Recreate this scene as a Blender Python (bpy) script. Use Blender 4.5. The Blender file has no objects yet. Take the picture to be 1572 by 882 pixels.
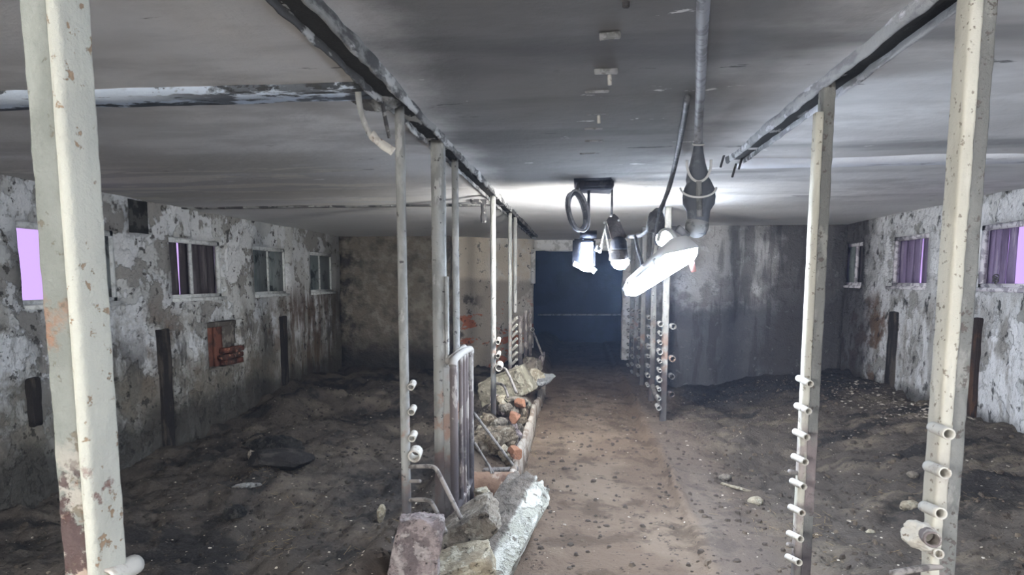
import bpy, bmesh, math, random
import numpy as np
from mathutils import Vector, Matrix, Euler, noise as mn

# ------------------------------------------------------------------ camera, world, exposure
C = bpy.context.scene.collection
scn = bpy.context.scene
F, W, Hh = 1000.0, 1572, 882
PITCH, YAW, SHY = math.radians(6.2), math.radians(5.8), 0.0620
EYE = Vector((0, 0, 1.55))
cam_d = bpy.data.cameras.new('camera'); cam = bpy.data.objects.new('camera', cam_d); C.objects.link(cam)
cam_d.sensor_width = 36; cam_d.lens = 36 * F / W; cam_d.shift_y = SHY; cam_d.clip_start = 0.05
cam.location = EYE; cam.rotation_euler = Euler((math.pi/2 - PITCH, 0, YAW), 'XYZ')
scn.camera = cam
scn.view_settings.view_transform = 'Standard'; scn.view_settings.look = 'None'
scn.view_settings.gamma = 1; scn.view_settings.use_curve_mapping = False
scn.view_settings.exposure = 0.30
wd = bpy.data.worlds.new('world'); scn.world = wd; wd.use_nodes = True
bg = wd.node_tree.nodes['Background']; bg.inputs[0].default_value = (0.62, 0.42, 0.95, 1); bg.inputs[1].default_value = 1.0
P_TUBE, P_FILL_BACK, P_BOX, P_BELL = 92, 95, 110, 300
P_FILL_LEFT, P_FILL_REAR = 520, 900      # lamp strengths; back, left and rear ones drive added fill lights
COOL = (0.72, 0.83, 1.0); WARM = (1.0, 0.975, 0.93)

RM = cam.rotation_euler.to_matrix()
def ray(px, py):
    v = Vector(((px - W/2)/F, -(py - Hh/2 - SHY*W)/F, -1.0))
    return RM @ v
def P(px, py, Y):            # point of the plane y = Y
    d = ray(px, py); return EYE + d*(Y/d.y)
def PX(px, py, X):
    d = ray(px, py); return EYE + d*(X/d.x)
def PZ(px, py, Z):
    d = ray(px, py); return EYE + d*((Z-EYE.z)/d.z)

CEIL = EYE.z + 0.77
XL, XR = -4.22, 3.72
BL, BR = -0.78, 0.98         # beam / post rows
rnd = random.Random(4)

# ------------------------------------------------------------------ materials
def M(name, base, layers=(), rough=.9, bump=.3, bs=40, spec=.25, metal=0, coord='pos', bdist=.02, coarse=True):
    m = bpy.data.materials.new(name); m.use_nodes = True
    nt = m.node_tree; N = nt.nodes; L = nt.links
    bsdf = N['Principled BSDF']; bsdf.inputs['Roughness'].default_value = rough
    bsdf.inputs['Metallic'].default_value = metal; bsdf.inputs['Specular IOR Level'].default_value = spec
    if coord == 'pos': co = N.new('ShaderNodeNewGeometry').outputs['Position']
    else: co = N.new('ShaderNodeTexCoord').outputs['Object']
    sep = N.new('ShaderNodeSeparateXYZ'); L.new(co, sep.inputs[0])
    col = None
    def noise(scale, st=(1,1,1), d=6, off=0, rg=.6, dist=0):
        mp = N.new('ShaderNodeMapping'); L.new(co, mp.inputs[0]); mp.inputs['Scale'].default_value = st
        mp.inputs['Location'].default_value = (off, off*1.7, off*.6)
        n = N.new('ShaderNodeTexNoise'); L.new(mp.outputs[0], n.inputs[0])
        n.inputs['Scale'].default_value = scale; n.inputs['Detail'].default_value = d
        n.inputs['Roughness'].default_value = rg; n.inputs['Distortion'].default_value = dist
        return n.outputs['Fac']
    def mr(v, a, b, c=0, e=1):
        r = N.new('ShaderNodeMapRange'); r.interpolation_type = 'SMOOTHSTEP'
        sw = a > b
        if sw: a, b, c, e = b, a, e, c
        L.new(v, r.inputs[0]); r.inputs[1].default_value = a; r.inputs[2].default_value = b
        r.inputs[3].default_value = c; r.inputs[4].default_value = e
        return r.outputs[0]
    def math_(op, a, b):
        q = N.new('ShaderNodeMath'); q.operation = op
        for i, v in enumerate((a, b)):
            if isinstance(v, (int, float)): q.inputs[i].default_value = v
            else: L.new(v, q.inputs[i])
        return q.outputs[0]
    rgb = N.new('ShaderNodeRGB'); rgb.outputs[0].default_value = (*base, 1); col = rgb.outputs[0]
    masks = []
    for i, ly in enumerate(layers):
        n = noise(ly.get('s', 3), ly.get('st', (1,1,1)), ly.get('d', 7), ly.get('off', 3.1*i+1), ly.get('rg', .62), ly.get('dist', 0))
        f = mr(n, ly.get('lo', .5), ly.get('hi', .6))
        if ly.get('flat'): f = math_('ADD', math_('MULTIPLY', f, 0), 1.0)
        for g in ly.get('g', ()):
            ax, a, b, amp = g
            v = sep.outputs['XYZ'.index(ax)]
            if amp:
                nn = noise(ly.get('gs', 1.6), (1,1,1), 6, 7.7*i+2.2, .65)
                v = math_('ADD', v, math_('MULTIPLY', math_('SUBTRACT', nn, .5), amp))
            f = math_('MULTIPLY', f, mr(v, a, b))
        f = math_('MULTIPLY', f, ly.get('k', 1.0))
        mx = N.new('ShaderNodeMix'); mx.data_type = 'RGBA'
        L.new(f, mx.inputs['Factor']); L.new(col, mx.inputs['A']); mx.inputs['B'].default_value = (*ly['c'], 1)
        col = mx.outputs['Result']; masks.append((f, ly.get('h', 0)))
    L.new(col, bsdf.inputs['Base Color'])
    if bump:
        hgt = noise(bs, (1,1,1), 8, 5, .65)
        if coarse: hgt = math_('ADD', hgt, math_('MULTIPLY', noise(bs*.18, (1,1,1), 4, 9), 1.5))
        for f, h in masks:
            if h: hgt = math_('ADD', hgt, math_('MULTIPLY', f, h))
        b = N.new('ShaderNodeBump'); b.inputs['Strength'].default_value = bump; b.inputs['Distance'].default_value = bdist
        L.new(hgt, b.inputs['Height']); L.new(b.outputs[0], bsdf.inputs['Normal'])
    return m

def EM(name, col, st):
    m = bpy.data.materials.new(name); m.use_nodes = True; b = m.node_tree.nodes['Principled BSDF']
    b.inputs['Base Color'].default_value = (.8,.8,.8,1)
    b.inputs['Emission Color'].default_value = (*col, 1); b.inputs['Emission Strength'].default_value = st
    return m

soot = (.022,.022,.026)
WALL_L = M('whitewash_left', (.66,.67,.66), [
    dict(c=(.36,.35,.33), s=1.3, lo=.49, hi=.52, h=-.5, d=10),
    dict(c=(.86,.88,.90), s=2.2, lo=.49, hi=.52, h=.6, k=.85, d=10),
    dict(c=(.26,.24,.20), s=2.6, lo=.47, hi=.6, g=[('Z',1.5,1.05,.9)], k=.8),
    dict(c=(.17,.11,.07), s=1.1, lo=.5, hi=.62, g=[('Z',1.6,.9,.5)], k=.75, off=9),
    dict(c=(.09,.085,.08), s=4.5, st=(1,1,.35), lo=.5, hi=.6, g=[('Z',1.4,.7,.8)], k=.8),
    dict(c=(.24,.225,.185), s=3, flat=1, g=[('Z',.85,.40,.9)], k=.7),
    dict(c=(.13,.08,.05), s=2.4, st=(1,2.5,.4), lo=.46, hi=.56, g=[('Y',8.6,9.4,.4),('Z',1.6,1.2,.3)], k=.75),
    dict(c=(.06,.055,.05), s=9, lo=.60, hi=.65, k=.8, h=-.6),
    dict(c=(.20,.19,.17), s=20, lo=.62, hi=.68, k=.5, h=-.3),
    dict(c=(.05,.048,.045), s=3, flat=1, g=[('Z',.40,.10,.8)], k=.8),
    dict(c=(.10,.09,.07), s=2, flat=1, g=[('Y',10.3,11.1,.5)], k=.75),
    ], bump=.9, bs=22, bdist=.035)
WALL_R = M('whitewash_right', (.66,.67,.68), [
    dict(c=(.38,.38,.37), s=1.5, lo=.50, hi=.53, h=-.5, d=10),
    dict(c=(.86,.87,.90), s=2.0, lo=.49, hi=.52, h=.6, k=.8, d=10),
    dict(c=(.22,.20,.17), s=3.2, st=(1,1,.5), lo=.52, hi=.62, g=[('Z',1.7,1.1,.6)], k=.7),
    dict(c=(.28,.27,.25), s=5, st=(1,1,.2), lo=.46, hi=.62, g=[('Z',1.5,1.3,.3)], k=.6),
    dict(c=(.18,.11,.07), s=2.4, lo=.5, hi=.58, g=[('Y',7.9,8.5,.4),('Z',1.55,1.25,.3)], k=.9),
    dict(c=(.04,.04,.04), s=10, st=(1,1,.6), lo=.59, hi=.64, k=.85, h=-.6),
    dict(c=(.22,.22,.21), s=20, lo=.62, hi=.68, k=.5, h=-.3),
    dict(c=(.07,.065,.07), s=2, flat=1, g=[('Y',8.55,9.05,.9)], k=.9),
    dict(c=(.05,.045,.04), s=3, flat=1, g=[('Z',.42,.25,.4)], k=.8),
    ], bump=.9, bs=22, bdist=.035)
BACK_L = M('back_plaster_left', (.24,.21,.17), [
    dict(c=(.40,.37,.31), s=5, lo=.44, hi=.66, k=.7, h=.6, d=10),
    dict(c=(.08,.073,.065), s=4.0, lo=.46, hi=.66, k=.6, h=-.5, d=10),
    dict(c=(.30,.28,.25), s=6, lo=.56, hi=.66, g=[('Z',1.2,2.0,.3)], k=.7, h=.6),
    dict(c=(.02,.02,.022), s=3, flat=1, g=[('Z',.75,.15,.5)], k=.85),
    dict(c=(.03,.03,.03), s=3, lo=.45, hi=.6, g=[('X',-3.5,-4.1,.3)], k=.8),
    ], bump=.8, bs=22, bdist=.05)
PIER = M('pier_plaster', (.74,.66,.55), [
    dict(c=(.85,.83,.78), s=1.6, lo=.45, hi=.6, g=[('X',-1.75,-1.5,.2)]),
    dict(c=(.38,.34,.29), s=2.6, flat=1, g=[('Z',1.62,1.50,.18)], k=.85),
    dict(c=(.75,.70,.64), s=2, lo=.5, hi=.56, g=[('X',-1.3,-1.1,.2)], k=.7),
    dict(c=(.50,.16,.08), s=2.2, st=(1,1,2), lo=.54, hi=.57, g=[('Z',1.25,.95,.3)], k=.9, h=-.8),
    dict(c=(.05,.048,.045), s=1.9, lo=.50, hi=.58, g=[('X',-1.6,-2.0,.5),('Z',1.5,1.1,.4)], k=.85, h=-.4),
    dict(c=(.03,.03,.03), s=9, lo=.6, hi=.65, k=.7),
    ], bump=.7, bs=26, bdist=.04)
BACK_R = M('back_plaster_right', (.56,.56,.57), [
    dict(c=(.38,.375,.38), s=1.2, lo=.45, hi=.6, k=.9),
    dict(c=(.68,.69,.70), s=5, lo=.54, hi=.62, h=.6, k=.8),
    dict(c=(.26,.25,.26), s=2.4, lo=.47, hi=.56, g=[('Z',1.75,1.5,.35)], k=.8, h=-.3),
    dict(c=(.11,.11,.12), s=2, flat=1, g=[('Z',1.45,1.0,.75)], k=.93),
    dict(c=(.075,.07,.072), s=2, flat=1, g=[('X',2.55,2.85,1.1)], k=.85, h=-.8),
    dict(c=(.06,.06,.065), s=3.5, st=(1,1,.12), lo=.52, hi=.60, k=.55),
    dict(c=(.20,.20,.205), s=12, lo=.60, hi=.66, k=.6, h=.5),
    ], bump=.8, bs=24, bdist=.04)
CEILM = M('ceiling_plaster', (.66,.655,.65), [
    dict(c=(.40,.395,.39), s=2.6, st=(.6,1.3,1), lo=.40, hi=.62, k=.6),
    dict(c=(.46,.455,.45), s=.55, st=(.6,1.3,1), lo=.42, hi=.60, k=.85, d=5, rg=.5),
    dict(c=(.62,.62,.62), s=.8, st=(.5,1.3,1), lo=.50, hi=.66, k=.8, d=5, rg=.5),
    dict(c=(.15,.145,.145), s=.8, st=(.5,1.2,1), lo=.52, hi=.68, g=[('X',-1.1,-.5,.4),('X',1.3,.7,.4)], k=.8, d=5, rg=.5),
    dict(c=(.13,.128,.130), s=1.2, flat=1, g=[('X',-.8,-.5,.5),('X',1.1,.3,.8),('Y',6.6,5.4,1.0)], k=.85),  # aisle soot, deepened in colour to hold down the lamp hot spot
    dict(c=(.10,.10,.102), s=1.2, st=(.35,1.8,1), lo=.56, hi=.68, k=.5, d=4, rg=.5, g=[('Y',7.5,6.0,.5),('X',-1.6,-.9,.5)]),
    dict(c=(.44,.43,.40), s=.8, st=(.3,1.5,1), lo=.46, hi=.50, g=[('X',-1.2,-2.0,.3),('Y',3.6,4.2,.3),('Y',8,6.5,.5)], k=.7),
    dict(c=(.68,.66,.60), s=1.2, st=(.35,1.9,1), lo=.53, hi=.54, g=[('X',-1.2,-2.0,.3),('Y',4.0,4.6,.3),('Y',9,7.5,.5)], k=.75, h=-.7, d=5),
    dict(c=(.86,.87,.88), s=2.2, flat=1, g=[('Y',5.5,8.0,1.0)], k=.8),  # far ceiling paler: glow of the small lamps put into the colour
    dict(c=(.03,.03,.03), s=6, st=(.35,1.3,1), lo=.665, hi=.69, k=.75, h=-.5),
    dict(c=(.80,.80,.80), s=5, st=(.5,1.3,1), lo=.68, hi=.70, k=.8, h=.5),
    ], bump=.3, bs=14, bdist=.03)
STRIPM = M('peeling_white_paint', (.60,.68,.78), [
    dict(c=(.05,.06,.07), s=16, st=(.5,1.6,1), lo=.58, hi=.61, k=.9),
    dict(c=(.045,.05,.055), s=7, st=(.5,1.6,1), lo=.54, hi=.57, k=.95, h=-.8),
    dict(c=(.05,.05,.05), s=7, st=(.6,1.2,1), lo=.46, hi=.52, g=[('X',-2.0,-1.4,.5)], k=.85),
    ], bump=.5, bs=30)
STRIPR = M('thick_white_paint', (.68,.69,.72), [
    dict(c=(.3,.3,.32), s=5, st=(.5,1.6,1), lo=.58, hi=.62, k=.8, h=-.5)], bump=.4, bs=30)
FLOORM = M('trodden_earth', (.165,.122,.090), [
    dict(c=(.23,.18,.135), s=1.4, st=(1,.7,1), lo=.47, hi=.6, k=.8),
    dict(c=(.095,.070,.050), s=3.2, lo=.50, hi=.60, k=.75),
    dict(c=(.095,.083,.072), s=2.2, flat=1, g=[('X',.95,1.45,.6)], k=.85),
    dict(c=(.20,.165,.125), s=1.3, st=(.6,1.5,1), lo=.5, hi=.6, g=[('X',1.0,1.5,.5)], k=.7),
    dict(c=(.13,.12,.115), s=2, flat=1, g=[('X',.72,.8,.1),('X',1.3,1.0,.4)], k=.35),
    dict(c=(.085,.076,.068), s=2.2, flat=1, g=[('X',-.62,-.95,.3)], k=.9),
    dict(c=(.17,.145,.12), s=1.1, st=(.7,1.4,1), lo=.5, hi=.6, g=[('X',-.8,-1.2,.4)], k=.7),
    dict(c=(.028,.027,.028), s=1.6, lo=.50, hi=.60, g=[('X',-.8,-1.5,.4)], k=.8),
    dict(c=(.016,.016,.018), s=1.4, st=(.6,1.4,1), lo=.5, hi=.6, g=[('X',1.3,1.9,.4)], k=.75),
    dict(c=(.04,.04,.045), s=1.4, flat=1, g=[('X',1.2,1.6,.4),('Y',7.2,8.6,1.2)], k=.8),
    dict(c=(.03,.03,.032), s=2.2, flat=1, g=[('Y',10.6,12.4,1.0)], k=.75),
    dict(c=(.34,.29,.23), s=26, lo=.66, hi=.70, k=.7),
    dict(c=(.02,.018,.016), s=17, lo=.60, hi=.66, k=.6),
    ], bump=.9, bs=38, bdist=.03, spec=.15)
CURBM = M('curb_concrete', (.26,.22,.175), [dict(c=(.13,.10,.078), s=5, lo=.48, hi=.58, k=.8), dict(c=(.42,.38,.32), s=14, lo=.6, hi=.66, k=.7)], bump=.7, bs=34)
KERBM = M('trough_concrete', (.46,.41,.35), [dict(c=(.20,.14,.10), s=4, lo=.46, hi=.56, k=.8), dict(c=(.60,.56,.50), s=9, lo=.56, hi=.62, k=.8, h=.5), dict(c=(.08,.06,.05), s=12, lo=.6, hi=.66)], bump=.8, bs=40)
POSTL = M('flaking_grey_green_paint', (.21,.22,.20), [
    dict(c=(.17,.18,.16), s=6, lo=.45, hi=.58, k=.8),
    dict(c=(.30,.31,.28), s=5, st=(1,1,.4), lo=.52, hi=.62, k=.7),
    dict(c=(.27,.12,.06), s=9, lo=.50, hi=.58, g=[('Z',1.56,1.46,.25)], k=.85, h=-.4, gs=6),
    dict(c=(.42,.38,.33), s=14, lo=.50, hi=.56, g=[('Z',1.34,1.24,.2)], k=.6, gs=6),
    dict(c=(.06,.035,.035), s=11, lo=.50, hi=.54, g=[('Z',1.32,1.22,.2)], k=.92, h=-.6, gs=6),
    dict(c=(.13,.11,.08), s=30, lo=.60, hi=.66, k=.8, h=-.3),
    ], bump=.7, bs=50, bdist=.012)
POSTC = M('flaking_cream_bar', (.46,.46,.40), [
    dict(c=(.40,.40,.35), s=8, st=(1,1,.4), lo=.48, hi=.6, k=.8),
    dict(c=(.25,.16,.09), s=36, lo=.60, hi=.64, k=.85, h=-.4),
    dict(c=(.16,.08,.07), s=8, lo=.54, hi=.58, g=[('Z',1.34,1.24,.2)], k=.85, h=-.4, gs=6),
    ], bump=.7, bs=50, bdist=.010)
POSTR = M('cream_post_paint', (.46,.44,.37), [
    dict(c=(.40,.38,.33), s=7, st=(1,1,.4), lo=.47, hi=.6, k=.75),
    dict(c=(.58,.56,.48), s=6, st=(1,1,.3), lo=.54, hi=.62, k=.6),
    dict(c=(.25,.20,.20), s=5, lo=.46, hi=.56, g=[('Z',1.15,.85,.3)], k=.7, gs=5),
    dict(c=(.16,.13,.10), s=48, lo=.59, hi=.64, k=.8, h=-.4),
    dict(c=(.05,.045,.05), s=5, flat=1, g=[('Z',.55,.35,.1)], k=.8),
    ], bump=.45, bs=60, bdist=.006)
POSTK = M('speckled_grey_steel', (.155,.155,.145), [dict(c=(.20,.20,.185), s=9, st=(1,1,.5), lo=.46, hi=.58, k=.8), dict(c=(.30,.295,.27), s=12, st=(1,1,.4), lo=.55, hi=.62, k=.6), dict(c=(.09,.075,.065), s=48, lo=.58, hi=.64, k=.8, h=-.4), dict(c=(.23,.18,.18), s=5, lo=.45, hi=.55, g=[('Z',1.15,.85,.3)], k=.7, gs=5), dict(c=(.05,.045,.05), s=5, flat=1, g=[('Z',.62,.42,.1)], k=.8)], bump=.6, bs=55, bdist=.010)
POSTG = M('grey_post_paint', (.30,.30,.285), [
    dict(c=(.20,.20,.19), s=9, st=(1,1,.4), lo=.46, hi=.58, k=.8),
    dict(c=(.44,.43,.41), s=14, st=(1,1,.3), lo=.55, hi=.62, k=.7),
    dict(c=(.27,.17,.13), s=6, lo=.48, hi=.58, g=[('Z',1.15,.85,.2)], k=.8, gs=5),
    dict(c=(.05,.045,.05), s=5, flat=1, g=[('Z',.68,.52,.15)], k=.85),
    dict(c=(.05,.045,.045), s=26, lo=.62, hi=.66, k=.85, h=-.4),
    ], bump=.45, bs=60, bdist=.006)
GATEM = M('muddy_gate_paint', (.155,.13,.125), [
    dict(c=(.42,.39,.35), s=16, st=(1,1,.4), lo=.54, hi=.58, k=.7, h=.4),
    dict(c=(.42,.40,.36), s=6, flat=1, g=[('Z',1.08,1.13,0)], k=.8),
    dict(c=(.05,.045,.05), s=5, lo=.4, hi=.5, g=[('Z',.85,.5,.3)], k=.85)], bump=.5, bs=70, bdist=.006)
STUBM = M('chalky_pipe_paint', (.52,.50,.45), [dict(c=(.38,.34,.30), s=25, lo=.52, hi=.6, k=.8), dict(c=(.20,.16,.13), s=40, lo=.6, hi=.66)], bump=.4, bs=90, bdist=.004)
RINGM = M('dull_ring_paint', (.42,.41,.39), [dict(c=(.22,.21,.2), s=25, lo=.5, hi=.6)], bump=.3, bs=60)
STEELD = M('dark_sooty_steel', (.06,.058,.06), [dict(c=(.17,.165,.16), s=12, st=(1,.4,1), lo=.52, hi=.6, k=.8), dict(c=(.30,.30,.29), s=16, lo=.60, hi=.64)], bump=.6, bs=50, bdist=.01)
BEAML = M('crusted_beam', (.26,.26,.25), [dict(c=(.06,.058,.058), s=9, st=(1,.3,1), lo=.44, hi=.54, k=.9), dict(c=(.48,.48,.47), s=10, st=(1,.4,1), lo=.56, hi=.62, h=.6)], bump=.8, bs=40, bdist=.012)
BEAMR = M('pale_beam', (.40,.41,.42), [dict(c=(.22,.22,.24), s=9, st=(1,.3,1), lo=.5, hi=.6, k=.8), dict(c=(.62,.63,.66), s=12, st=(1,.4,1), lo=.54, hi=.60, h=.6), dict(c=(.05,.05,.05), s=8, lo=.45, hi=.55, g=[('Y',3.4,4.2,.4)], k=.9)], bump=.7, bs=40, bdist=.012)
GROOVE = M('near_black_groove', (.03,.03,.03), [dict(c=(.35,.35,.34), s=6, st=(1,.5,1), lo=.58, hi=.60, k=.9)], bump=.8, bs=30)  # near black with pale patches, between the beam flanges
RODM = M('grey_rod', (.24,.22,.205), [dict(c=(.10,.09,.085), s=20, lo=.5, hi=.6)], bump=.3, bs=90, bdist=.004, rough=.7)
DARKWOOD = M('blackened_timber', (.030,.027,.027), [dict(c=(.075,.065,.055), s=12, st=(1,1,.2), lo=.5, hi=.6)], bump=.6, bs=40)
RUSTSTEEL = M('rusted_wall_stanchion', (.040,.030,.028), [dict(c=(.10,.055,.035), s=9, st=(1,1,.3), lo=.48, hi=.58, k=.8)], bump=.6, bs=50)
FRAMEM = M('weathered_frame', (.70,.72,.71), [dict(c=(.40,.42,.41), s=14, lo=.5, hi=.6, k=.7), dict(c=(.60,.62,.62), s=20, lo=.56, hi=.62)], bump=.5, bs=60, bdist=.006)
FRAMER = M('weathered_frame_lilac', (.66,.64,.68), [dict(c=(.25,.23,.28), s=14, lo=.48, hi=.56, k=.8)], bump=.5, bs=60, bdist=.006)
GLASSM = M('dusty_glass', (.15,.175,.175), [dict(c=(.26,.29,.29), s=5, st=(1,1,.3), lo=.45, hi=.6, k=.8), dict(c=(.03,.035,.035), s=4, lo=.52, hi=.6)], bump=.1, bs=30, rough=.45, spec=.4)
BOARDD = M('dark_board', (.075,.065,.07), [dict(c=(.14,.125,.13), s=9, st=(1,1,.15), lo=.5, hi=.6)], bump=.4, bs=40)
BOARDP = M('daylight_lilac_board', (.24,.19,.31), [dict(c=(.12,.09,.16), s=7, st=(1,1,.15), lo=.48, hi=.6, k=.8), dict(c=(.36,.31,.42), s=9, st=(1,1,.15), lo=.56, hi=.64)], bump=.4, bs=40)  # grey wood; lilac of the outside daylight put into the colour
BRICKM = M('red_brick', (.20,.075,.05), [dict(c=(.11,.05,.04), s=6, lo=.46, hi=.56, k=.8), dict(c=(.06,.045,.04), s=3, lo=.50, hi=.6, g=[('Z',.9,.6,.3)], k=.9), dict(c=(.42,.22,.15), s=12, lo=.58, hi=.64)], bump=.6, bs=50)
BRICKO = M('broken_orange_brick', (.36,.18,.11), [dict(c=(.18,.10,.07), s=16, lo=.5, hi=.6)], bump=.6, bs=60, coord='obj')
BOARDR = M('red_brown_board', (.20,.085,.06), [dict(c=(.36,.15,.10), s=5, st=(1,1,.4), lo=.47, hi=.58, k=.9), dict(c=(.10,.05,.04), s=7, lo=.55, hi=.62)], bump=.4, bs=40)
MORTAR = M('hatch_mortar', (.13,.115,.10), [dict(c=(.26,.24,.21), s=6, lo=.5, hi=.6)], bump=.6, bs=40)
def rockmat(n, base, dark, light, sc=1.0, sp=.25):
    return M(n, base, [dict(c=dark, s=7*sc, lo=.46, hi=.57, k=.8), dict(c=light, s=11*sc, lo=.52, hi=.6, k=.8, h=.4), dict(c=tuple(v*.3 for v in dark), s=24*sc, lo=.6, hi=.66, k=.8, h=-.5)], bump=1.0, bs=45*sc, coord='obj', bdist=.03, spec=sp)
R_PINK = rockmat('pinkish_grit', (.42,.35,.34), (.17,.14,.14), (.58,.52,.50), 1.5)
R_GREY = rockmat('grey_brown_stone', (.30,.26,.21), (.14,.12,.10), (.46,.42,.35))
R_CREAM = rockmat('cream_stone', (.52,.46,.34), (.30,.25,.18), (.68,.64,.52))
R_BLOCK = rockmat('mossy_block', (.32,.295,.22), (.19,.17,.13), (.48,.45,.36), .6)
R_EARTH = rockmat('earthy_rubble', (.30,.24,.17), (.13,.10,.07), (.50,.44,.34), 1.6)
R_BLUE = rockmat('pale_blue_grey_stone', (.36,.37,.37), (.22,.22,.22), (.52,.53,.54))
R_DARK = rockmat('dark_stone', (.040,.038,.036), (.016,.016,.017), (.08,.075,.068))
R_SLAB = M('limewashed_slab', (.44,.43,.36), [
    dict(c=(.64,.63,.56), s=9, lo=.45, hi=.53, k=.9, h=.6),
    dict(c=(.20,.17,.13), s=13, lo=.57, hi=.62, k=.85, h=-.8),
    dict(c=(.17,.14,.115), s=6, flat=1, g=[('X',.035,.01,.06),('Z',.0,.03,.03)], k=.9, gs=8),
    dict(c=(.10,.085,.07), s=5, st=(1,.4,1), lo=.47, hi=.57, g=[('X',.05,.01,.06),('Z',.0,.03,.03)], k=.8),
    ], bump=1.0, bs=55, coord='obj', bdist=.025)
TERRA = M('stained_clay', (.20,.125,.085), [dict(c=(.36,.30,.25), s=5, lo=.52, hi=.6, k=.8), dict(c=(.09,.05,.035), s=6, lo=.48, hi=.6, k=.8)], bump=.4, bs=50, coord='obj')
LOGM = M('blackened_log', (.032,.030,.030), [dict(c=(.07,.065,.06), s=12, st=(.3,1,1), lo=.5, hi=.6)], bump=.9, bs=40, coord='obj')
CABLE = M('dusty_black_cable', (.085,.09,.105), [dict(c=(.16,.165,.18), s=20, lo=.5, hi=.6)], bump=.2, bs=80, bdist=.003, rough=.6)
CABLEG = M('grey_cable', (.30,.31,.34), [dict(c=(.18,.185,.2), s=20, lo=.5, hi=.6)], bump=.2, bs=80, bdist=.003, rough=.6)
RUBBER = M('dusty_rubber', (.10,.11,.13), [dict(c=(.20,.21,.235), s=9, lo=.5, hi=.62)], bump=.2, bs=60, rough=.6)
WIREW = M('pale_wire', (.62,.62,.62), [], bump=0, rough=.6)
PLASTG = M('dusty_plastic', (.24,.245,.25), [dict(c=(.12,.125,.13), s=16, lo=.5, hi=.6)], bump=.2, bs=60)
HOUSE = M('lamp_housing', (.58,.60,.63), [], bump=0, rough=.5)
PINKT = M('faded_pink_tag', (.75,.42,.40), [], bump=0)
BULBH = M('dark_lamp_body', (.025,.028,.04), [dict(c=(.05,.05,.06), s=18, lo=.5, hi=.6)], bump=.2, bs=60, rough=.6)
PLATEB = M('brown_plate', (.05,.045,.045), [dict(c=(.09,.08,.078), s=14, lo=.5, hi=.6)], bump=.3, bs=60)
FARROOM = M('glare_blue_wall', (.010,.016,.040), [dict(c=(.006,.010,.025), s=1.5, lo=.45, hi=.6)], bump=.2, bs=20)  # blue of the veiling glare put into the wall colour
LINTEL = M('lintel_paint', (.80,.79,.77), [dict(c=(.50,.49,.47), s=4, lo=.5, hi=.6), dict(c=(.3,.3,.3), s=14, st=(.4,1,1), lo=.62, hi=.68)], bump=.5, bs=40)
CLIPM = M('painted_clip', (.30,.30,.30), [dict(c=(.16,.16,.16), s=30, lo=.45, hi=.6)], bump=.3)
VENTM = M('vent_near_black', (.035,.035,.035), [dict(c=(.10,.10,.095), s=9, lo=.5, hi=.6)], bump=.7, bs=30)  # near-black fill of the vent opening
CLODM = M('dry_dung_clods', (.075,.060,.048), [dict(c=(.16,.125,.09), s=5, lo=.5, hi=.6, k=.8), dict(c=(.030,.027,.025), s=2.2, flat=1, g=[('X',-.6,-.95,.3)], k=.7)], bump=.5, bs=60)
CHIPM = M('plaster_flakes', (.58,.53,.45), [dict(c=(.24,.20,.16), s=7, lo=.45, hi=.55, k=.9)], bump=.3, bs=60)
STRAWM = M('dull_straw', (.30,.22,.12), [dict(c=(.12,.09,.06), s=7, lo=.45, hi=.55)], bump=0)

# ------------------------------------------------------------------ helpers
def tag(o, label=None, cat=None, group=None, kind=None):
    if label: o['label'] = label
    if cat: o['category'] = cat
    if group: o['group'] = group
    if kind: o['kind'] = kind
    return o
def obj(name, bm, mat, parent=None, smooth=True, loc=None, rot=None):
    me = bpy.data.meshes.new(name); bm.normal_update(); bm.to_mesh(me); bm.free()
    if isinstance(mat, (list, tuple)):
        for m in mat: me.materials.append(m)
    else: me.materials.append(mat)
    if smooth: me.polygons.foreach_set('use_smooth', [True]*len(me.polygons))
    o = bpy.data.objects.new(name, me); C.objects.link(o)
    if loc is not None: o.location = loc
    if rot is not None: o.rotation_euler = rot
    if parent is not None:
        o.parent = parent
        if loc is None: o.location = -Vector(parent.location) if parent.rotation_euler[:] == (0,0,0) else o.location
    return o
def empty(name, loc, label, cat, group=None):
    o = bpy.data.objects.new(name, None); C.objects.link(o); o.location = loc; o.empty_display_size = .1
    return tag(o, label, cat, group)
def nz(v, s, seed=0):
    return mn.fractal(Vector(v)*s + Vector((seed*13.7, seed*5.1, seed*9.3)), 1.0, 2.0, 4)
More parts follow.
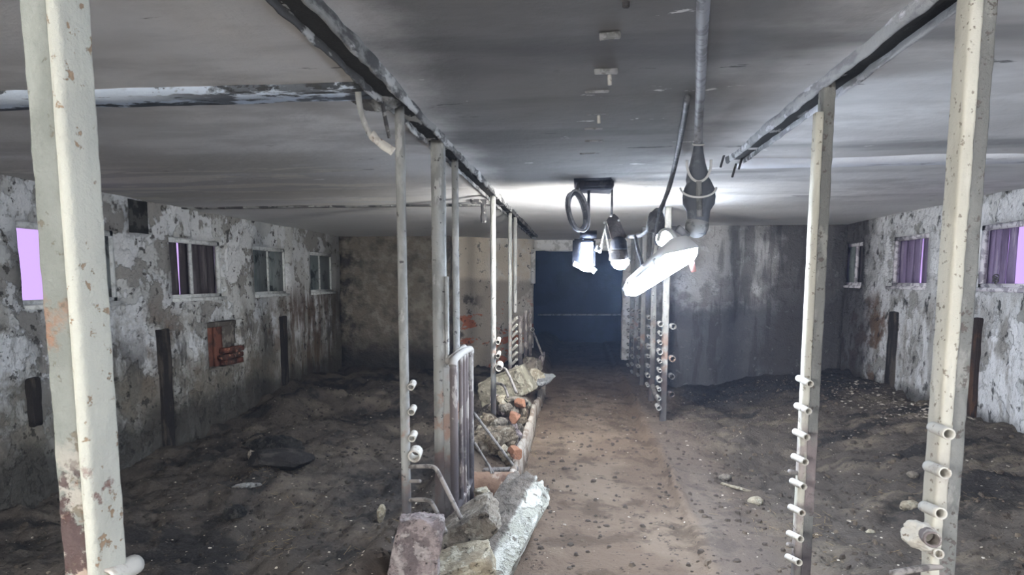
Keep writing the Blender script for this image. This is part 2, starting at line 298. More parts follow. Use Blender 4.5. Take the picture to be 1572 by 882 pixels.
def tube(pts, r, segs=10, closed=False, inner=None, rfun=None):
    """sweep along pts; inner -> hollow with wall"""
    bm = bmesh.new(); pts = [Vector(p) for p in pts]; n = len(pts); rings = []
    up = None
    def frame(i):
        nonlocal up
        a = pts[(i-1) % n] if (closed or i > 0) else pts[i]
        b = pts[(i+1) % n] if (closed or i < n-1) else pts[i]
        t = (b-a).normalized()
        if up is None: up = t.orthogonal().normalized()
        u = (up - t*up.dot(t)).normalized(); up = u
        return u, t.cross(u)
    fr = [frame(i) for i in range(n)]
    def mk(rad):
        out = []
        for i, p in enumerate(pts):
            u, v = fr[i]; rr = rad*(rfun(i) if rfun else 1)
            out.append([bm.verts.new(p + (u*math.cos(2*math.pi*k/segs) + v*math.sin(2*math.pi*k/segs))*rr) for k in range(segs)])
        return out
    def skin(rs, flip=False):
        for i in range(n if closed else n-1):
            a, b = rs[i], rs[(i+1) % n]
            for k in range(segs):
                q = (a[k], a[(k+1) % segs], b[(k+1) % segs], b[k])
                bm.faces.new(q if not flip else q[::-1])
    R = mk(r); skin(R)
    if inner:
        I = mk(inner); skin(I, True)
        for e, fl in ((0, False), (-1, True)):
            for k in range(segs):
                q = (R[e][k], I[e][k], I[e][(k+1) % segs], R[e][(k+1) % segs])
                bm.faces.new(q if not fl else q[::-1])
    elif not closed:
        bm.faces.new(R[0][::-1]); bm.faces.new(R[-1])
    bmesh.ops.recalc_face_normals(bm, faces=bm.faces)
    return bm
def smoothpts(pts, it=2):
    pts = [Vector(p) for p in pts]
    for _ in range(it):
        q = [pts[0]]
        for a, b in zip(pts, pts[1:]): q += [a.lerp(b, .25), a.lerp(b, .75)]
        q.append(pts[-1]); pts = q
    return pts
def extrude_profile(prof, z0, z1, cx, cy, segz=40, jit=.0015, seed=0, lean=0):
    """closed xy profile swept upward with a little crust"""
    bm = bmesh.new(); rows = []
    for i in range(segz+1):
        z = z0 + (z1-z0)*i/segz; row = []
        for (x, y) in prof:
            p = Vector((cx+x, cy+y, z)); j = nz(p, 25, seed)*jit
            d = Vector((x, y, 0)); d = d.normalized() if d.length > 0 else d
            row.append(bm.verts.new(p + d*j))
        rows.append(row)
    m = len(prof)
    for a, b in zip(rows, rows[1:]):
        for k in range(m): bm.faces.new((a[k], a[(k+1) % m], b[(k+1) % m], b[k]))
    bm.faces.new(rows[0][::-1]); bm.faces.new(rows[-1])
    bmesh.ops.recalc_face_normals(bm, faces=bm.faces)
    return bm
def rprof(x0, y0, x1, y1, r=.006, sub=3):
    out = []
    for (cx, cy, a0) in ((x1-r, y1-r, 0), (x0+r, y1-r, 90), (x0+r, y0+r, 180), (x1-r, y0+r, 270)):
        for k in range(sub+1):
            a = math.radians(a0 + 90*k/sub); out.append((cx + r*math.cos(a), cy + r*math.sin(a)))
    return out
def box(x0, y0, z0, x1, y1, z1, bev=.004, div=0, jit=0, seed=0):
    bm = bmesh.new(); bmesh.ops.create_cube(bm, size=1)
    for v in bm.verts:
        v.co = Vector(((x0+x1)/2 + v.co.x*(x1-x0), (y0+y1)/2 + v.co.y*(y1-y0), (z0+z1)/2 + v.co.z*(z1-z0)))
    if bev: bmesh.ops.bevel(bm, geom=bm.edges[:], offset=bev, segments=2, affect='EDGES')
    if div: bmesh.ops.subdivide_edges(bm, edges=bm.edges[:], cuts=div, use_grid_fill=True)
    if jit:
        for v in bm.verts:
            n = nz(v.co, 9, seed); v.co += Vector((n, nz(v.co, 9, seed+1), nz(v.co, 9, seed+2)))*jit
    return bm
def lathe(prof, segs=24):
    bm = bmesh.new(); rows = []
    for r, z in prof:
        rows.append([bm.verts.new((r*math.cos(2*math.pi*k/segs), r*math.sin(2*math.pi*k/segs), z)) for k in range(segs)])
    for a, b in zip(rows, rows[1:]):
        for k in range(segs): bm.faces.new((a[k], a[(k+1) % segs], b[(k+1) % segs], b[k]))
    bm.faces.new(rows[0][::-1]); bm.faces.new(rows[-1])
    bmesh.ops.recalc_face_normals(bm, faces=bm.faces)
    return bm
def rock_bm(size, seed, planes=14, boxy=0, rough=.12, sub=5):
    r = random.Random(seed); bm = bmesh.new(); bmesh.ops.create_icosphere(bm, subdivisions=sub, radius=1)
    pl = []
    if boxy:
        for ax in range(3):
            for s in (-1, 1):
                n = Vector((0,0,0)); n[ax] = s
                n = (n + Vector((r.uniform(-.12,.12), r.uniform(-.12,.12), r.uniform(-.12,.12)))).normalized()
                pl.append((n, boxy))
    for _ in range(planes):
        n = Vector((r.gauss(0,1), r.gauss(0,1), r.gauss(0,1))).normalized(); pl.append((n, r.uniform(.66,.92)))
    for v in bm.verts:
        c = v.co*1.0
        for n, d in pl:
            q = c.dot(n)
            if q > d: c -= n*(q-d)
        m = max(abs(c.x), .001)
        v.co = c
    k = boxy if boxy else .82
    for v in bm.verts:
        d = v.co.normalized()
        c = v.co/k + d*(nz(v.co, 1.6, seed)*rough + nz(v.co, 5, seed+3)*rough*.5 + nz(v.co, 14, seed+5)*rough*.22)
        v.co = Vector((c.x*size[0]/2, c.y*size[1]/2, c.z*size[2]/2))
    return bm
def rock(name, label, loc, size, rot, seed, mat, cat='stone', **kw):
    o = obj(name, rock_bm(size, seed, **kw), mat, loc=loc, rot=[math.radians(a) for a in rot])
    if label: tag(o, label, cat, kw.get('group'))
    return o

# ------------------------------------------------------------------ floor
def fade(t): return t*t*t*(t*(t*6-15)+10)
_rs = np.random.RandomState(7); _g = _rs.rand(256,256)*2-1
def vnoise(x, y):
    xi = np.floor(x).astype(int); yi = np.floor(y).astype(int); fx = fade(x-xi); fy = fade(y-yi)
    a = _g[xi % 256, yi % 256]; b = _g[(xi+1) % 256, yi % 256]; c = _g[xi % 256, (yi+1) % 256]; d = _g[(xi+1) % 256, (yi+1) % 256]
    return (a*(1-fx)+b*fx)*(1-fy) + (c*(1-fx)+d*fx)*fy
def fbm(x, y, s, o=4, off=0):
    v = 0; a = 1
    for i in range(o):
        v = v + a*vnoise(x*s+off+i*17.3, y*s+off*1.3+i*9.1); s *= 2.03; a *= .5
    return v
def ss(a, b, x): t = np.clip((x-a)/(b-a), 0, 1); return t*t*(3-2*t)
def H(x, y):
    x = np.asarray(x, float); y = np.asarray(y, float)
    h = np.zeros_like(x + y)
    xc = .70 + .03*vnoise(x*0+3, y*.6) + .012*vnoise(x*0+9, y*2.3)       # ledge line along the aisle
    h = h + fbm(x, y, 2.1, 4)*.012 + fbm(x, y, 9, 4, 5)*.009
    h = h + .030*ss(xc-.035, xc+.01, x) + .018*np.exp(-((x-xc-.03)/.03)**2)*ss(.6, 0, np.abs(vnoise(x*0, y*1.1)))
    h = h - .018*np.exp(-((x-xc+.07)/.05)**2)
    rs = ss(1.0, 1.5, x)
    h = h + rs*(fbm(x, y, 1.1, 4, 3)*.05 + fbm(x, y, 7, 4, 8)*.034) + .25*ss(1.6, 3.6, x)*ss(9.5, 5.0, y)*1.0 + .22*ss(1.4, 3.2, x)*ss(5.0, 9.3, y)
    ls = ss(-.9, -1.4, x)
    # bank of rubble and muck along the left posts
    bank = np.exp(-((x+.86)/.20)**2)*(.30*ss(4.2, 2.6, y) + .12) + .14*ss(-.44, -.56, x)*ss(-1.25, -.95, x)*ss(4.1, 5.0, y)
    h = h + bank
    h = h + ls*(-.10 + fbm(x, y, .9, 4, 11)*.07 + fbm(x, y, 5, 5, 2)*.048 + .008*fbm(x, y, 25, 2, 2))
    h = h + ls*.10*ss(8.0, 8.35, y + .3*vnoise(x*1.2, y*0)) - ls*.05*np.exp(-((y-7.8)/.35)**2)
    h = h - .10*ss(-2.6, -4.0, x)*ss(8, 6, y) + .22*np.exp(-((x+3.7)/.45)**2 - ((y-7.9)/.6)**2)
    return h
def grid_obj(name, xs, ys, zf, mat):
    X, Y = np.meshgrid(xs, ys); Z = zf(X, Y)
    v = np.stack([X, Y, Z], -1).reshape(-1, 3); nx, ny = len(xs), len(ys)
    idx = np.arange(nx*ny).reshape(ny, nx)
    f = np.stack([idx[:-1,:-1], idx[:-1,1:], idx[1:,1:], idx[1:,:-1]], -1).reshape(-1, 4)
    me = bpy.data.meshes.new(name); me.from_pydata(v.tolist(), [], f.tolist()); me.materials.append(mat)
    me.polygons.foreach_set('use_smooth', [True]*len(me.polygons))
    o = bpy.data.objects.new(name, me); C.objects.link(o); return o
xs = np.unique(np.concatenate([np.arange(-4.5, -1.2, .03), np.arange(-1.2, 1.6, .016), np.arange(1.6, 4.0, .03)]))
ys = [-6.7]
while ys[-1] < 17: ys.append(ys[-1] + (.15 if ys[-1] < 1.5 else max(.016, .0065*ys[-1])))
tag(grid_obj('floor', xs, np.array(ys), H, FLOORM), kind='structure')

# ------------------------------------------------------------------ walls
def wall(name, p0, udir, length, z0, z1, ndir, mat, openings=(), thick=.3, step=.10, amp=.014, seed=0):
    """front face on p0+u*udir; ndir points into the room"""
    udir = Vector(udir).normalized(); ndir = Vector(ndir).normalized(); p0 = Vector(p0)
    def cuts(a, b, extra):
        ks = sorted(set([a, b] + [e for e in extra if a < e < b])); out = []
        for s, e in zip(ks, ks[1:]):
            n = max(1, round((e-s)/step)); out += [s + (e-s)*i/n for i in range(n)]
        return out + [b]
    us = cuts(0, length, [o[0] for o in openings] + [o[1] for o in openings])
    vs = cuts(z0, z1, [o[2] for o in openings] + [o[3] for o in openings])
    bm = bmesh.new(); V = {}
    def vert(i, j):
        if (i, j) not in V:
            p = p0 + udir*us[i]; p.z = vs[j]
            e = 0 if j in (0, len(vs)-1) else 1
            n = nz(p, 1.3, seed)*amp + nz(p, 6, seed+2)*amp*.5
            q = p + ndir*n*e
            inside = any(abs(us[i]-o[0]) < 1e-4 or abs(us[i]-o[1]) < 1e-4 or abs(vs[j]-o[2]) < 1e-4 or abs(vs[j]-o[3]) < 1e-4 for o in openings)
            if inside: q += udir*nz(p, 5, seed+4)*.008 + Vector((0,0,nz(p, 5, seed+6)*.008))
            V[i, j] = bm.verts.new(q)
        return V[i, j]
    for i in range(len(us)-1):
        for j in range(len(vs)-1):
            cu, cv = (us[i]+us[i+1])/2, (vs[j]+vs[j+1])/2
            if any(o[0] < cu < o[1] and o[2] < cv < o[3] for o in openings): continue
            bm.faces.new((vert(i,j), vert(i+1,j), vert(i+1,j+1), vert(i,j+1)))
    bm.normal_update()
    if len(bm.faces):
        bm.faces.ensure_lookup_table()
        if bm.faces[0].normal.dot(ndir) < 0: bmesh.ops.reverse_faces(bm, faces=bm.faces[:])
    o = obj(name, bm, mat); md = o.modifiers.new('thickness', 'SOLIDIFY'); md.thickness = thick; md.offset = -1
    tag(o, kind='structure'); return o

# window positions on the side walls, read from the picture as distances along the wall
def yl(px): return PX(px, 430, XL).y
def yr(px): return PX(px, 430, XR).y
LW = [(yl(32), yl(187)), (yl(262), yl(346)), (yl(390), yl(444)), (yl(477), yl(514))]
RW = [(yr(1600), yr(1492)), (yr(1422), yr(1362)), (yr(1322), yr(1284))]
print('LW', LW, 'RW', RW)
LZ = (1.345, 2.00); RZ = (1.47, 2.06)
HATCH = (yl(315), yl(370), .50, 1.07); VENT = (yl(203), yl(237), 2.0, 2.36)
Y0 = -6.5; YBL = 11.25; YBR = 9.62; YD = 12.6
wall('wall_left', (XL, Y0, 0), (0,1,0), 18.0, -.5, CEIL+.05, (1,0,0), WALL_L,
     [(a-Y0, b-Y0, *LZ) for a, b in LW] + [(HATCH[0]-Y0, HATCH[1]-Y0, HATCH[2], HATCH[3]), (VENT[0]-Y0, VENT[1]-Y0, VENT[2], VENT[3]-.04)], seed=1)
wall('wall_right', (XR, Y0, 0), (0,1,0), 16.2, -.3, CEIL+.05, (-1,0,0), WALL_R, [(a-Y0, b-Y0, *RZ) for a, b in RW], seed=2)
wall('wall_back_left', (XL, YBL, 0), (1,0,0), XL*-1-2.22, -.4, CEIL+.05, (0,-1,0), BACK_L, seed=3, amp=.04)
wall('wall_back_pier', (-2.22, 11.5, 0), (1.36, 1.0, 0), 1.70, -.3, CEIL+.05, (1.0,-1.36,0), PIER, seed=4, amp=.02)
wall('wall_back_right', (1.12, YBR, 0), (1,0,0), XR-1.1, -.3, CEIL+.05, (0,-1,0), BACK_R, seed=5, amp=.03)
wall('wall_side_right', (1.12, YBR+.2, 0), (0,1,0), YD-YBR-.1, -.3, CEIL+.05, (-1,0,0), LINTEL, seed=6)
wall('wall_door_jamb', (.84, YD, 0), (1,0,0), .5, -.3, CEIL+.05, (0,-1,0), LINTEL, seed=7, thick=.35)
wall('wall_back_lintel', (-.87, YD, 0), (1,0,0), 1.73, CEIL-.21, CEIL+.05, (0,-1,0), LINTEL, seed=8, thick=.3)
wall('wall_front', (XL, Y0, 0), (1,0,0), XR-XL, -.5, CEIL+.05, (0,1,0), LINTEL, seed=9)
# dark room beyond the doorway
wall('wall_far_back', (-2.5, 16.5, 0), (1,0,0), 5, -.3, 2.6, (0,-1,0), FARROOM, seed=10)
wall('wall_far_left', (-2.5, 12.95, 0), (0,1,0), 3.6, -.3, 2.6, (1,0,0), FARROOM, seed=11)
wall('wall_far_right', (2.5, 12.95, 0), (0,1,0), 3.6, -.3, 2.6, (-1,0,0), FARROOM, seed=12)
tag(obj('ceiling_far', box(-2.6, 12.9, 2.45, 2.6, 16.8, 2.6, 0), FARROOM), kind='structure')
tag(obj('trim_1', box(.60, YD-.06, .42, -.60, YD+.02, .42, 0) if False else tube([(-.9, 14.6, .78), (2.4, 14.6, .80)], .02), PLASTG), kind='structure')
# ceiling as a thick slab with a slightly uneven underside
cx = np.arange(XL-.3, XR+.4, .1); cy = np.arange(Y0-.3, YD+.3, .1)
def CH(X, Y): return CEIL + fbm(X, Y*1.5, .8, 3, 4)*.010 + .02*ss(3, 12, Y)*0
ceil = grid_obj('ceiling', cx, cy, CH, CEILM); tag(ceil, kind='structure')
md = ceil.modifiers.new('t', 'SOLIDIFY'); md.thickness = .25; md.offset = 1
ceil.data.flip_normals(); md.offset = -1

def strip(name, x0, x1, y, w, t, mat, seed, n=60):
    bm = bmesh.new(); rows = []
    for i in range(n+1):
        x = x0 + (x1-x0)*i/n; a = nz((x, y, 0), 4, seed)*.018; b = nz((x, y+3, 0), 4, seed)*.018
        z0 = CEIL+.03; z1 = CEIL-t + nz((x, y, 0), 3, seed)*.004
        rows.append([bm.verts.new(c) for c in ((x, y-w/2+a, z0), (x, y-w/2+a+.01, z1), (x, y+w/2+b-.01, z1), (x, y+w/2+b, z0))])
    for p, q in zip(rows, rows[1:]):
        for k in range(4): bm.faces.new((p[k], p[(k+1) % 4], q[(k+1) % 4], q[k]))
    bm.faces.new(rows[0]); bm.faces.new(rows[-1][::-1]); bmesh.ops.recalc_face_normals(bm, faces=bm.faces)
    o = obj(name, bm, mat); tag(o, kind='structure')
yA = PZ(330, 143, CEIL).y; yB = PZ(1330, 246, CEIL).y; yC = PZ(520, 316, CEIL).y
print('strips', yA, yB, yC)
strip('trim_2', XL, BL-.07, yA, .20, .022, STRIPM, 1)
strip('trim_3', BR+.08, XR, yB, .26, .018, STRIPR, 2)
strip('trim_4', XL, BL-.05, yC, .10, .014, BEAML, 3)

# ------------------------------------------------------------------ beams in the ceiling
def beam(name, label, X, y0, y1, w, mat, seed, rag):
    e = empty(name, (X, y0, CEIL), label, 'ceiling beam')
    n = int((y1-y0)/.035)
    for s in (-1, 1):
        bm = bmesh.new(); rows = []
        for i in range(n+1):
            y = y0 + (y1-y0)*i/n
            xi = s*(w/2-.016) + nz((0, y, s), 9, seed)*rag; xo = s*w/2 + nz((2, y, s), 7, seed)*rag*1.3
            z = CEIL - .035 + nz((5, y, s), 8, seed)*rag
            if s < 0: xi, xo = xi, xo
            rows.append([bm.verts.new(c) for c in ((X+xi, y, CEIL+.03), (X+xi, y, z), (X+(xi+xo)/2, y, z-.004), (X+xo, y, z+.004), (X+xo+s*.012, y, CEIL+.03))])
        for p, q in zip(rows, rows[1:]):
            for k in range(5): bm.faces.new((p[k], p[(k+1) % 5], q[(k+1) % 5], q[k]))
        bm.faces.new(rows[0]); bm.faces.new(rows[-1][::-1]); bmesh.ops.recalc_face_normals(bm, faces=bm.faces)
        obj('flange', bm, mat, e)
    obj('web', box(X-w/2+.01, y0, CEIL-.012, X+w/2-.01, y1, CEIL+.03, 0), GROOVE, e)
    return e
beam('steel_beam', 'dark crusted channel beam in the ceiling over the left row of posts', BL, .3, 11.6, .115, BEAML, 3, .010)
beam('steel_beam', 'pale channel beam in the ceiling over the right posts, broken off short', BR, .3, 4.35, .115, BEAMR, 5, .006)

# ------------------------------------------------------------------ windows
FR = .05
def window(n, side, y0, y1, z0, z1, mull, panes, framemat, sill=True):
    X = XL if side == 'L' else XR; s = -1 if side == 'L' else 1      # s points outwards
    xa, xb = sorted((X + s*.055, X + s*.095))
    fr = bmesh.new(); frm = box(xa, y0, z0, xb, y0+FR, z1, .004)
    root = obj('window_%d' % n, frm, framemat); tag(root, kind='structure')
    def part(nm, b, m): 
        o = obj(nm, b, m); o.parent = root; return o
    part('window_frame', box(xa, y1-FR, z0, xb, y1, z1, .004, 0), framemat)
    part('window_frame', box(xa, y0, z1-FR, xb, y1, z1, .004), framemat)
    part('window_frame', box(xa, y0, z0, xb, y1, z0+FR, .004), framemat)
    for m in mull: part('mullion', box(xa, y0+(y1-y0)*m-.018, z0+FR, xb, y0+(y1-y0)*m+.018, z1-FR, .004), framemat)
    for a, b in panes:
        part('window_pane', box((xa+xb)/2-.004, y0+(y1-y0)*a, z0+FR*.7, (xa+xb)/2+.004, y0+(y1-y0)*b, z1-FR*.7, 0), GLASSM)
    if sill:
        xs_ = sorted((X - s*.02, X + s*.06)); part('window_sill', box(xs_[0], y0+.01, z0-.025, xs_[1], y1-.01, z0+.012, .005, 2, .006, n), framemat)
    return root
window(1, 'L', *LW[0], *LZ, (.42,), ((.42, 1),), FRAMEM)
window(2, 'L', *LW[1], *LZ, (.45,), (), FRAMEM)
window(3, 'L', *LW[2], *LZ, (.50,), ((0, .5), (.5, 1)), FRAMEM)
window(4, 'L', *LW[3], *LZ, (.5,), ((0, 1),), FRAMEM)
window(5, 'R', *RW[2], *RZ, (.42,), ((.42, 1),), FRAMER)
window(6, 'R', *RW[1], *RZ, (), (), FRAMER)
window(7, 'R', *RW[0], *RZ, (), (), FRAMER)
def boards(side, y0, y1, z0, z1, spans, mat, label, group, seed):
    X = XL-.13 if side == 'L' else XR+.13
    for i, (a, b, tilt) in enumerate(spans):
        ya, yb = y0+(y1-y0)*a, y0+(y1-y0)*b
        bm = box(-.006, -(yb-ya)/2, -(z1-z0)/2+.01, .006, (yb-ya)/2, (z1-z0)/2-.01, .002, 3, .003, seed+i)
        o = obj('window_board', bm, mat, loc=(X, (ya+yb)/2, (z0+z1)/2), rot=(math.radians(tilt), 0, 0))
        tag(o, label, 'board', group)
boards('L', *LW[1], *LZ, [(.01,.12,0),(.155,.31,1.2),(.345,.50,-1.0),(.545,.70,1.5),(.705,.85,0),(.855,.99,0)], BOARDD,
       'dark weathered plank nailed over the second window of the left wall, lilac daylight between', 'dark planks over a left wall window', 1)
boards('R', *RW[1], *RZ, [(.01,.20,0),(.21,.40,0),(.455,.62,.3),(.625,.80,0),(.81,.99,0)], BOARDP,
       'grey plank with lilac daylight in its colour, nailed over the middle right wall window', 'planks over the middle right window', 20)
boards('R', *RW[0], *RZ, [(.58,.69,0),(.71,.80,.4),(.805,.90,0),(.905,.99,0)], BOARDP,
       'grey plank with lilac daylight in its colour, over the nearest right wall window, beside an open gap', 'planks over the nearest right window', 30)
boards('R', *RW[2], *RZ, [(.01,.20,0),(.22,.45,0),(.46,.70,0),(.705,.99,0)], BOARDD,
       'dark plank behind the farthest window of the right wall', 'planks over the farthest right window', 40)
boards('L', *LW[0], *LZ, [(.43,.66,0),(.665,.85,0),(.855,.99,0)], BOARDD,
       'dark plank behind the nearest window of the left wall', 'planks behind the nearest left window', 50)
boards('L', *LW[2], *LZ, [(.01,.30,0),(.305,.6,0),(.605,.99,0)], BOARDD, 'dark plank behind the third window of the left wall', 'planks behind the third left window', 60)
boards('L', *LW[3], *LZ, [(.01,.30,0),(.305,.6,0),(.605,.99,0)], BOARDD, 'dark plank behind the farthest window of the left wall', 'planks behind the farthest left window', 70)
wt = []
for k in range(26): 
    a_ = k*.75; q_ = PX(1528, 436, XR-.02); wt.append(q_ + Vector((.0+.012*math.sin(k), .045*math.cos(a_)*(1-k/40), .03*math.sin(a_)+.02+.002*k)))
tag(obj('wire_tangle', tube(smoothpts(wt, 1), .006, 6), STEELD), 'tangle of black wire on the sill of the nearest right window', 'wire')
# near-black slab closing the vent, and bricked hatch
tag(obj('trim_5', box(XL-.34, VENT[0]-.05, VENT[2]-.05, XL-.03, VENT[1]+.05, CEIL+.05, 0), VENTM), kind='structure')
tag(obj('trim_6', box(XL-.34, HATCH[0]-.05, HATCH[2]-.05, XL-.13, HATCH[1]+.05, HATCH[3]+.05, 0), MORTAR), kind='structure')
hy0, hy1 = HATCH[0], HATCH[1]; hw = hy1-hy0
hb = empty('hatch_shutter', (XL-.18, (hy0+hy1)/2, HATCH[2]), 'red brown boarded shutter set in the small hatch of the left wall', 'shutter')
for i, (a, b, z0, z1) in enumerate([(.02,.34,.02,1),(.36,.60,.0,1),(.62,.98,.42,1)]):
    zz0 = HATCH[2]+.57*z0; obj('board', box(XL-.125, hy0+.015+(hw-.03)*a, zz0+.02, XL-.10, hy0+hw*b, HATCH[3]-.07, .004, 3, .004, i), BOARDR if i < 2 else MORTAR, hb)
obj('crosspiece', box(XL-.125, hy0+.02, HATCH[3]-.075, XL-.08, hy1-.02, HATCH[3]-.02, .004, 3, .004), MORTAR, hb)
bi = 0
for r in range(3):
    for c in range(2):
        y = hy0 + hw*.62 + c*.24 - .06 - (r % 2)*.06
        o = obj('brick', box(-.05, -.11, -.03, .05, .11, .03, .006, 2, .006, bi), BRICKM, loc=(XL-.045+rnd.uniform(-.015,.015), min(y+.06, hy1-.115), HATCH[2]+.05+r*.075), rot=(0, rnd.uniform(-.03,.03), rnd.uniform(-.1,.1)))
        tag(o, 'sooty red brick stacked in the bottom of the wall hatch', 'brick', 'bricks stacked in the hatch'); bi += 1
        o.location.z -= 0
# ------------------------------------------------------------------ dark stanchions against the side walls
def wallpost(px0, pyt, px1, X, ndir, w, label, mat, zb=None):
    y = (PX(px0, pyt, X).y + PX(px1, pyt, X).y)/2; zt = PX((px0+px1)/2, pyt, X).z
    zb = float(H(X, y))-.1 if zb is None else PX((px0+px1)/2, zb, X).z
    a, b = sorted((X - ndir*.04, X + ndir*.045))
    o = obj('wall_stanchion', box(a, y-w/2, zb, b, y+w/2, zt, .008, 6, .010, int(px0)), mat); tag(o, label, 'post')
wallpost(240, 505, 254, XL, 1, .16, 'tall black upright against the left wall beside the hatch', DARKWOOD)
wallpost(427, 485, 437, XL, 1, .16, 'narrow black upright against the left wall under the third window', DARKWOOD)
wallpost(40, 580, 52, XL, 1, .10, 'short dark upright on the left wall behind the nearest post', DARKWOOD, 655)
wallpost(1369, 478, 1382, XR, -1, .17, 'black upright against the right wall under the middle window', DARKWOOD)
wallpost(1492, 488, 1512, XR, -1, .18, 'broad dark upright against the right wall behind the nearest post', RUSTSTEEL)

# ------------------------------------------------------------------ posts
def post_root(name, X, Y, label, group=None):
    return empty(name, (X, Y, float(H(X, Y))), label, 'post', group)
def stub(root, a, b, r=.016, name='pipe_stub', mat=None, inner=.76):
    a, b = Vector(a), Vector(b); pts = [a.lerp(b, t/6) for t in range(7)]
    return obj(name, tube(pts, r, 16, inner=r*inner), mat or STUBM, root)
# near left post
r = post_root('stall_post', P(113, 432, .92).x, .92, 'massive rusty cream post closest to the camera at left')
Xp, Yp = P(113, 432, .92).x, .92
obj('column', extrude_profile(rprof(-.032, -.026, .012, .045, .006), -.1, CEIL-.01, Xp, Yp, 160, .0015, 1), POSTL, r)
obj('edge_bar', extrude_profile(rprof(.008, -.031, .030, .040, .0105), .1, CEIL-.02, Xp, Yp, 160, .0014, 2), POSTC, r)  # two paints; bar's lit side and column's duller front deepened in their colours
p = PZ(152, 878, .9); 
stub(r, P(160, 890, .90), P(206, 866, 1.0), .017, inner=.7)
# left row
def roundpost(px, pyt, pyb, Y, rad, label, mat, X=None, zb=None, lean=(0,0)):
    p = P(px, 432, Y); X = p.x if X is None else X
    r = post_root('stall_post', X, Y, label)
    zb = float(H(X, Y))-.1 if zb is None else zb
    n = 60; pts = [Vector((X+lean[0]*(1-t/n), Y, zb+(CEIL-.01-zb)*t/n)) for t in range(n+1)]
    obj('pole', tube(pts, rad, 16, rfun=lambda i: 1+.05*nz((X, i*.3, 1), 1.3, int(px))), mat, r)
    return r, X
A, XA = roundpost(618, 160, 790, 2.9, .0215, 'round mottled cream pipe post with pale stubs left of the narrow gate', POSTG)
for py, rr in ((592, .016), (630, .016), (670, .017), (697, .030)):
    q = P(622, py, 2.9); o = .022+rr*.75
    stub(A, (XA+o, 2.93, q.z+.01), (XA+o+.005, 2.865, q.z), rr)
rod = lambda root, pts, r=.008, nm='bent_rod', m=None, it=3: obj(nm, tube(smoothpts(pts, it), r, 8), m or RODM, root)
rod(A, [P(625,716,2.9), P(655,715,2.86), P(668,716,2.84), P(676,730,2.82), P(708,796,2.7)], .010)
rod(A, [P(628,767,2.9), P(654,766,2.8), P(664,770,2.76), P(684,816,2.62)], .010)
rod(A, [P(628,738,2.9), P(645,738,2.85)], .008)
B = post_root('stall_post', P(672,432,3.6).x, 3.6, 'square grey steel channel post just left of the gate')
XB = P(674,432,3.6).x
ch = [(-.034,-.02),(.034,-.02),(.034,.05),(.026,.05),(.026,-.010),(-.026,-.010),(-.026,.05),(-.034,.05)]
obj('column', extrude_profile(ch, .0, CEIL-.01, XB, 3.6, 70, .002, 5), POSTG, B)
obj('edge_bar', extrude_profile(rprof(.036, -.03, .058, -.006, .008), .05, CEIL-.75, XB, 3.6, 50, .004, 6), POSTG, B)
D_, XD = roundpost(700, 250, 545, 4.15, .022, 'round grey pipe post coming down behind the gate', POSTG)
P1, X1 = roundpost(757, 317, 610, 5.95, .026, 'speckled rusty pipe post standing before the big pale block', POSTG)
for py, rr in ((524, .022), (545, .022), (563, .035)):
    q = P(760, py, 5.95); stub(P1, (X1+.03+rr*.7, 6.0, q.z+.02), (X1+.035+rr*.7, 5.88, q.z), rr)
rod(P1, [P(760,565,5.93), P(772,564,5.9), P(778,567,5.85), P(793,603,5.7)], .013)
rod(P1, [P(762,588,5.93), P(770,589,5.9), P(776,595,5.8), P(780,609,5.7)], .012)
P2, X2 = roundpost(783, 340, 560, 7.5, .022, 'thin grey pipe post behind the speckled one', POSTG)
for i in range(8):
    q = P(788, 492+i*10.5, 7.5); stub(P2, (X2+.02, 7.52, q.z-.03), (X2+.085, 7.44, q.z+.04), .017)
P3, X3 = roundpost(791, 345, 480, 8.0, .024, 'thin grey pipe post with its lower end cut away', POSTG, zb=P(790, 480, 8).z)
for px, py, Y, lab in ((799, 484, 8.3, 'short pale pipe stake in the trough, left of a pair'), (807, 476, 9.2, 'short dark stake at the trough end, left one'), (814, 476, 9.6, 'short dark stake nearest the doorway')):
    p = P(px, py, Y); rt = post_root('short_stake', p.x, Y, lab)
    obj('pole', tube([(p.x, Y, float(H(p.x, Y))-.1), (p.x, Y, p.z-.03), (p.x, Y, p.z)], .028, 12), GATEM, rt)
    if px == 814: stub(rt, (p.x+.03, Y+.02, P(px,505,Y).z), (p.x+.04, Y-.08, P(px,505,Y).z), .03)
# near right post
Xe, Ye = BR-.02, 1.74
E = post_root('stall_post', Xe, Ye, 'thick cream and grey steel post closest to the camera at right')
xe = P(1463, 432, Ye).x
obj('column', extrude_profile(rprof(-.010, -.012, .030, .060, .008), -.1, CEIL-.01, xe+.022, Ye, 90, .002, 7), POSTK, E)  # grey column beside cream bar, its shaded side partly put into the colour
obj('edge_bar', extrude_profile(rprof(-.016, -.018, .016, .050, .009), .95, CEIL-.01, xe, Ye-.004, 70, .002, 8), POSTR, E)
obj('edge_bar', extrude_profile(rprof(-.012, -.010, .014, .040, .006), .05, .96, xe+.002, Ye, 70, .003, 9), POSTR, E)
for py in (658, 718, 780):
    q0 = P(1432 - (py-658)*.11, py-3, 1.735); q1 = P(1457-(py-658)*.1, py+8, 1.625)
    stub(E, q0, q1, .0145)
q = P(1415, 822, 1.75)
cr = obj('mortar_crust', rock_bm((.085,.075,.060), 77, 8, rough=.16), STUBM, loc=Vector(q)-E.location, rot=(0,.3,.2)); cr.parent = E
stub(E, P(1420, 818, 1.74), P(1432, 828, 1.66), .020, mat=GATEM)
stub(E, P(1424, 842, 1.77), P(1442, 850, 1.70), .0125)
rod(E, [P(1452, 868, 1.74), P(1410, 872, 1.72), P(1368, 880, 1.70)], .009)
